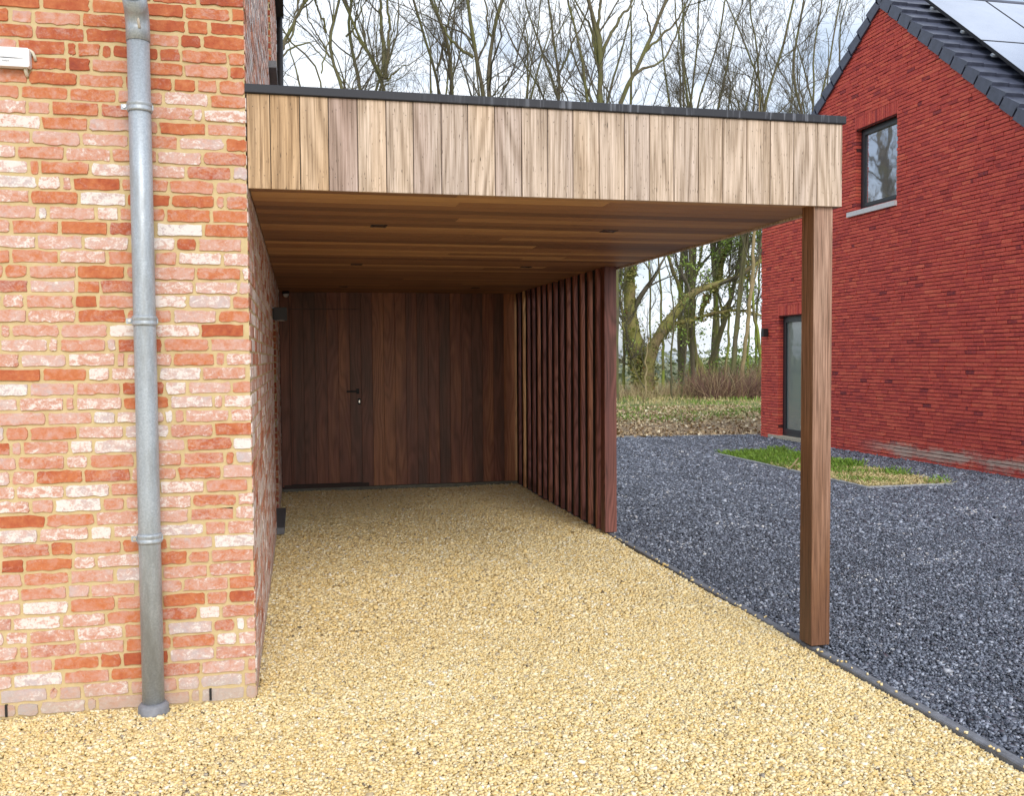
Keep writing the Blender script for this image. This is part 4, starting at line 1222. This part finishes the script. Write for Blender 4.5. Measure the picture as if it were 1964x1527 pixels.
TR = [
 (28, 505, [([(520, 150), (533, 112), (545, 85), (557, 55), (575, 25), (592, 0)], 9, 5), ([(538, 100), (560, 60), (566, 20), (570, 0)], 5, 3), ([(533, 118), (570, 88), (598, 80), (618, 110)], 4, 2)],
  'leaning thin bare tree rising right beside the house gable edge'),
 (27, 616, [([(614, 178), (616, 135), (606, 112), (580, 88), (556, 80)], 5, 3), ([(616, 140), (630, 100), (640, 60), (636, 0)], 3, 2)],
  'short bare tree with a dark crooked stem bending left above the roof trim'),
 (29, 670, [([(668, 182), (655, 150), (637, 130), (628, 90), (626, 60), (645, 40), (652, 0)], 9, 5), ([(626, 62), (616, 40), (605, 5)], 5, 3), ([(632, 110), (615, 75), (600, 40), (590, 0)], 3, 2)],
  'slender bare tree with an S-curved mossy stem beside the dark crooked one'),
 (31, 694, [([(692, 182), (690, 150), (678, 130), (681, 110), (665, 75), (660, 45), (668, 10)], 8, 5), ([(678, 125), (700, 70), (695, 0)], 4, 2), ([(664, 70), (690, 30), (706, 0)], 4, 2)],
  'thin bare tree with wavy stem between the S-curved tree and the fan-shaped one'),
 (30, 744, [([(744, 188), (738, 152), (728, 140), (700, 95), (672, 40), (655, 0)], 11, 4), ([(740, 150), (738, 110), (735, 60), (733, 0)], 10, 5), ([(738, 150), (746, 110), (748, 40), (744, 0)], 7, 4),
            ([(734, 148), (712, 110), (690, 70), (672, 20)], 5, 3), ([(742, 155), (765, 130), (785, 120)], 4, 2)],
  'bare tree whose green trunk fans out into many limbs'),
 (33, 850, [([(846, 195), (838, 130), (815, 80), (800, 25), (792, 0)], 7, 4), ([(863, 195), (862, 110), (855, 60), (842, 30), (828, 0)], 10, 6), ([(838, 135), (850, 80), (862, 30), (870, 0)], 5, 3)],
  'multi-stemmed bare tree left of the narrow V, stems leaning left'),
 (28, 942, [([(942, 200), (944, 130), (946, 70), (960, 22), (968, 0)], 12, 6), ([(938, 198), (922, 140), (910, 100), (905, 50), (897, 0)], 11, 6), ([(946, 75), (936, 30), (930, 0)], 5, 3),
            ([(908, 110), (885, 92), (866, 70), (850, 40)], 7, 3), ([(944, 190), (965, 175), (990, 160)], 4, 2)],
  'bare tree whose two stems form a narrow V above the roof middle'),
 (32, 1068, [([(1068, 205), (1072, 140), (1066, 100), (1055, 55), (1050, 0)], 8, 4), ([(1073, 138), (1092, 105), (1110, 65), (1118, 45)], 5, 3), ([(1056, 200), (1040, 165), (1018, 140), (1005, 110)], 5, 3), ([(1050, 190), (1030, 150), (1012, 85)], 4, 2)],
  'Y-shaped bare tree, its stem forking halfway up the visible sky'),
 (27, 1146, [([(1143, 212), (1147, 150), (1150, 95), (1143, 50), (1128, 0)], 15, 7), ([(1150, 110), (1149, 50), (1153, 0)], 9, 5), ([(1153, 110), (1175, 58), (1195, 22), (1212, 0)], 8, 4),
             ([(1128, 210), (1120, 150), (1114, 100), (1108, 60), (1090, 10)], 9, 4), ([(1146, 120), (1130, 60), (1112, 20)], 6, 3)],
  'largest bare tree above the roof with a thick mossy trunk dividing into three'),
 (29, 1180, [([(1178, 212), (1205, 155), (1230, 110), (1250, 65), (1262, 20), (1275, 0)], 12, 6), ([(1212, 145), (1250, 128), (1272, 118), (1290, 80), (1300, 50)], 6, 3), ([(1238, 98), (1270, 70), (1298, 40), (1315, 10)], 6, 3), ([(1250, 70), (1243, 30), (1235, 0)], 4, 2)],
  'bare tree leaning strongly to the right beside the thick triple-trunked one'),
 (34, 1330, [([(1318, 220), (1330, 150), (1340, 95), (1338, 40), (1342, 0)], 6, 3), ([(1312, 218), (1305, 150), (1312, 90), (1308, 0)], 6, 3), ([(1332, 215), (1355, 150), (1380, 90), (1392, 0)], 5, 3)],
  'slim multi-stemmed bare tree right of the strongly leaning one'),
 (30, 1400, [([(1465, 232), (1470, 180), (1488, 135), (1508, 80), (1520, 0)], 8, 4), ([(1462, 228), (1450, 170), (1456, 110), (1440, 30)], 6, 3), ([(1470, 185), (1450, 140), (1430, 105), (1415, 60)], 5, 3)],
  'bushy bare tree above the right end of the fascia'),
 (35, 1560, [([(1545, 232), (1530, 180), (1515, 140), (1525, 80), (1540, 0)], 7, 4), ([(1550, 230), (1558, 160), (1552, 90), (1570, 20)], 6, 3), ([(1570, 200), (1590, 130), (1600, 60), (1610, 0)], 5, 3)],
  'bare tree with wavy stems just left of the red house roof edge'),
]
for i, (Y, bxp, stems, lab) in enumerate(TR):
    root = at(bxp, 760, Y); root = (root[0], Y, -0.08)
    ss = []
    for j, (pts, w0, w1) in enumerate(stems):
        lowest = pts[0][1] > 175
        ss.append(stem_px(pts, w0*(1.25 if lowest else 1), w1, Y, rt, root if lowest else None))
    tree(100+i, ss, root, lab, n1=11 if len(stems) < 4 else 8, n2=8, n3=5)

# trees seen through the gap at the right
def gap(Y, stems, lab, seed, **kw):
    ss = []
    for (pts, w0, w1) in stems:
        ss.append(stem_px(pts, w0, w1, Y, rt))
    base = ss[0][0][0]
    tree(seed, ss, (base[0], base[1], -0.05), lab, **kw)
gap(32, [([(1236, 764), (1236, 735), (1234, 700), (1228, 680), (1216, 640), (1212, 580), (1208, 520), (1203, 470), (1190, 400)], 44, 16),
         ([(1238, 762), (1240, 730), (1243, 700), (1250, 670), (1264, 638), (1290, 600), (1310, 570), (1335, 555), (1380, 540), (1420, 525), (1455, 500)], 34, 9),
         ([(1266, 650), (1285, 630), (1300, 619), (1340, 605), (1370, 599), (1400, 594), (1425, 597)], 10, 6),
         ([(1210, 530), (1222, 490), (1228, 440), (1232, 380)], 12, 6), ([(1228, 700), (1212, 680), (1203, 640), (1196, 600)], 10, 4),
         ([(1378, 541), (1383, 510), (1392, 485), (1400, 460)], 6, 3), ([(1345, 604), (1352, 580), (1372, 555), (1378, 545)], 4, 3), ([(1232, 762), (1222, 735), (1212, 700), (1205, 670)], 12, 5)],
    'broad old pollard tree with ivy-covered forked trunk and long mossy limbs reaching right', 301, bark=BARK_OLD, n1=13, n2=7, n3=4, ivy=9000, leaves=1200, ext=2.5, taper=1.7, name='pollard_tree', group=None)
gap(34, [([(1352, 722), (1340, 700), (1328, 670), (1318, 635), (1324, 590), (1328, 540), (1326, 480), (1330, 400)], 16, 7), ([(1322, 600), (1305, 555), (1290, 520), (1280, 480), (1270, 420)], 9, 5), ([(1327, 560), (1345, 500), (1350, 450)], 6, 3)],
    'bent tree with bright mossy foot standing left of the bramble thicket', 302, bark=BARK_GREEN, ivy=500, leaves=1800, name='mossy_tree', group=None)
gap(35, [([(1358, 718), (1366, 675), (1384, 625), (1402, 560), (1414, 500), (1420, 420)], 12, 6), ([(1385, 620), (1372, 560), (1368, 500)], 6, 3)],
    'tree slanting to the right behind the bramble thicket with fresh green leaves', 303, leaves=3800, leafsize=0.06, name='leafing_tree', group=None)
gap(30, [([(1420, 765), (1424, 690), (1430, 620), (1436, 560), (1441, 490), (1446, 420)], 9, 6), ([(1432, 600), (1450, 540), (1456, 480)], 4, 2)],
    'tree with a straight pale tan stem rising from the bramble thicket', 304, bark=BARK_TAN, leaves=2600, name='pale_stemmed_tree', group=None)
gap(31, [([(1452, 740), (1458, 690), (1464, 620), (1466, 560), (1474, 480)], 10, 6), ([(1458, 680), (1446, 600), (1440, 540), (1425, 480)], 7, 4), ([(1462, 640), (1480, 560), (1500, 480)], 6, 4)],
    'green mossy tree partly hidden by the corner of the red house', 305, bark=BARK_GREEN, leaves=3400, leafsize=0.06, name='leafing_tree', group=None)
gap(29, [([(1290, 778), (1289, 720), (1288, 660), (1290, 600), (1286, 540)], 4.5, 2.5)], 'very thin upright sapling just right of the pollard tree', 306, n1=6, n2=4, n3=2, ext=1.5, name='sapling', group='thin saplings at the wood edge')
gap(30, [([(1306, 770), (1308, 720), (1314, 660), (1320, 610)], 4, 2)], 'thin sapling leaning right, second sapling right of the pollard tree', 307, n1=6, n2=4, n3=2, ext=1.5, leaves=300, name='sapling', group='thin saplings at the wood edge')
gap(27, [([(1236, 792), (1235, 755), (1236, 715), (1238, 690)], 5, 3)], 'yellow-green thin sapling growing in front of the pollard trunk', 308, bark=BARK_TAN, n1=4, n2=3, n3=2, ext=0.8, name='sapling', group='thin saplings at the wood edge')

sx = [(1196, 33), (1255, 36), (1272, 34), (1320, 37), (1343, 33), (1376, 36), (1392, 32), (1408, 36), (1436, 34), (1444, 37)]
for i, (x_, Y_) in enumerate(sx):
    l_ = rt.uniform(-18, 22)
    gap(Y_, [([(x_, 745), (x_+l_*0.2, 690), (x_+l_*0.5, 620), (x_+l_*0.7, 550), (x_+l_, 470)], rt.uniform(4, 7), 3)],
        'thin mossy stem standing among the bigger trunks at the wood edge', 320+i, bark=BARK_GREEN, n1=9, n2=6, n3=4, ext=2.5, leaves=[0, 500, 900, 1600][min(3, i//3)], leafsize=0.05,
        name='young_tree', group='young thin trees at the wood edge')
# further bare trees that fill the wood behind and to the left (also mirrored in the window)
def wild(seed, x, Y, h, r, lab, **kw):
    rng = np.random.default_rng(seed)
    base = np.array([x, Y, -0.08])
    fork = base+np.array([rng.normal(0, 0.4), rng.normal(0, 0.4), h*rng.uniform(0.25, 0.4)])
    ss = []
    for k in range(4):
        a = rng.uniform(0, 6.28); sp_ = rng.uniform(0.1, 0.32)
        top = fork+np.array([math.cos(a)*sp_*h*0.6, math.sin(a)*sp_*h*0.6, h*rng.uniform(0.5, 0.65)])
        mid = (fork+top)/2+rng.normal(0, 0.35, 3)
        ss.append(([tuple(base), tuple((base+fork)/2+rng.normal(0, 0.12, 3)), tuple(fork), tuple(mid), tuple(top)] if k < 2 else [tuple(fork), tuple(mid), tuple(top)], r if k < 2 else r*0.6, r*0.2))
    tree(seed, ss, tuple(base), lab, n1=8, n2=7, n3=5, ext=2.5, **kw)
back = 'bare trees in the deeper wood'
wl_ = [(-9, 31, 17, .2), (-5.2, 30, 16, .26), (-2.0, 33, 16, .2), (2.0, 41, 19, .18), (6.0, 43, 19, .18), (10.0, 40, 18, .16), (14.5, 42, 19, .18), (18.5, 39, 18, .16), (22.0, 43, 19, .18), (25.5, 38, 17, .15), (29, 42, 18, .17), (21.5, 36, 14, .12)]
for i, (x, Y, h, r) in enumerate(wl_):
    if i < 3:
        wild(400+i, x, Y, h, r, 'bare tree hidden behind the left house, reflected in the gable window', group=back)
    else:
        wild(400+i, x, Y, h, r, 'slender grey bare tree deep in the wood, seen between nearer trunks', group=back)

# undergrowth
def stem_stuff(name, xr, yr, n, hr, lean, tone, mat, r=0.006, z=-0.04, seed=1):
    rng = np.random.default_rng(seed)
    P0 = np.stack([rng.uniform(*xr, n), rng.uniform(*yr, n), np.full(n, z)], -1)
    D0 = nrm(np.stack([rng.normal(0, lean, n), rng.normal(0, lean, n), np.ones(n)], -1))
    pts, rad = shoots(rng, P0, D0, rng.uniform(*hr, n), np.full(n, r), 5, 0.22, 0.0)
    V, q = tube_arrays(pts, rad, 3)
    return tag(np_mesh(name, V, q, mat, tone=np.repeat(np.clip(rng.normal(*tone, n), 0, 1), 12)), kind='stuff')
xa, xb = at(1330, 770, 30)[0], at(1500, 770, 30)[0]
stem_stuff('bramble_thicket', (xa, xb), (28.5, 31.5), 2800, (0.3, 1.6), 0.5, (0.38, 0.28), BRAMBLE, 0.009, seed=2)
xc = at(1180, 760, 31)[0]
stem_stuff('dry_undergrowth', (xc-2, xa+0.8), (29.5, 34), 1700, (0.15, 0.9), 0.45, (0.78, 0.16), BRAMBLE, 0.008, seed=3)
rng = np.random.default_rng(77)
n = 16000
cx = rng.uniform(-40, 95, 240); cy = rng.uniform(48, 105, 240); ch = rng.uniform(0.8, 3.4, 240)*np.where(cy > 75, 1.15, 0.8)
ci = rng.integers(240, size=n)
g3 = rng.normal(0, 1, (n, 3))
C = np.stack([cx[ci]+g3[:, 0]*1.8, cy[ci]+g3[:, 1]*1.2, np.abs(g3[:, 2])*0.42*ch[ci]], -1)
V, q = leaf_quads(rng, C, 0.22)
tag(np_mesh('distant_scrub', V, q, FAR_LEAF, tone=np.clip(rng.normal(0.5, 0.25, n), 0, 1)), kind='stuff')
n = 6000
C = np.stack([rng.uniform(at(1320, 700, 36)[0], at(1500, 700, 36)[0], n), rng.uniform(33, 38, n), np.zeros(n)], -1)
clump = np.sin(C[:, 0]*1.7)*0.5+np.sin(C[:, 0]*0.63+1)*0.5
C[:, 2] = np.abs(rng.normal(0, 1, n))*(0.9+0.5*clump)
V, q = leaf_quads(rng, C, 0.055)
tag(np_mesh('green_undergrowth', V, q, LEAF, tone=np.clip(rng.normal(0.4, 0.25, n), 0, 1)), kind='stuff')

# pale building far across the field
fx0, fx1 = at(1262, 690, 190)[0], at(1325, 690, 190)[0]
fb = thing('distant_building', ((fx0+fx1)/2, 190, 0), 'hazy grey-blue flat building far away between the tree trunks', 'building')
FARW = simple('pale blue grey cladding', (0.30, 0.35, 0.42), 0.8, 0, 1.5, 0.1)
mb = MB(); mb.box(fx0, fx1, 190, 200, 0, 2.35); mb.box(fx0+0.4, fx0+2.2, 190, 195, 2.352, 2.75); mb.build('wall', FARW, fb)
mb = MB(); mb.box(fx0-0.1, fx1+0.1, 189.8, 200.2, 2.3, 2.351); mb.build('roof_edge', simple('far roof edge', (0.2, 0.22, 0.26), 0.8), fb)
mb = MB()
for k in range(4): mb.box(fx0+0.7+k*1.5, fx0+1.7+k*1.5, 189.95, 190.0, 1.2, 1.9)
mb.build('window_band', simple('far glass', (0.5, 0.55, 0.6), 0.3), fb)
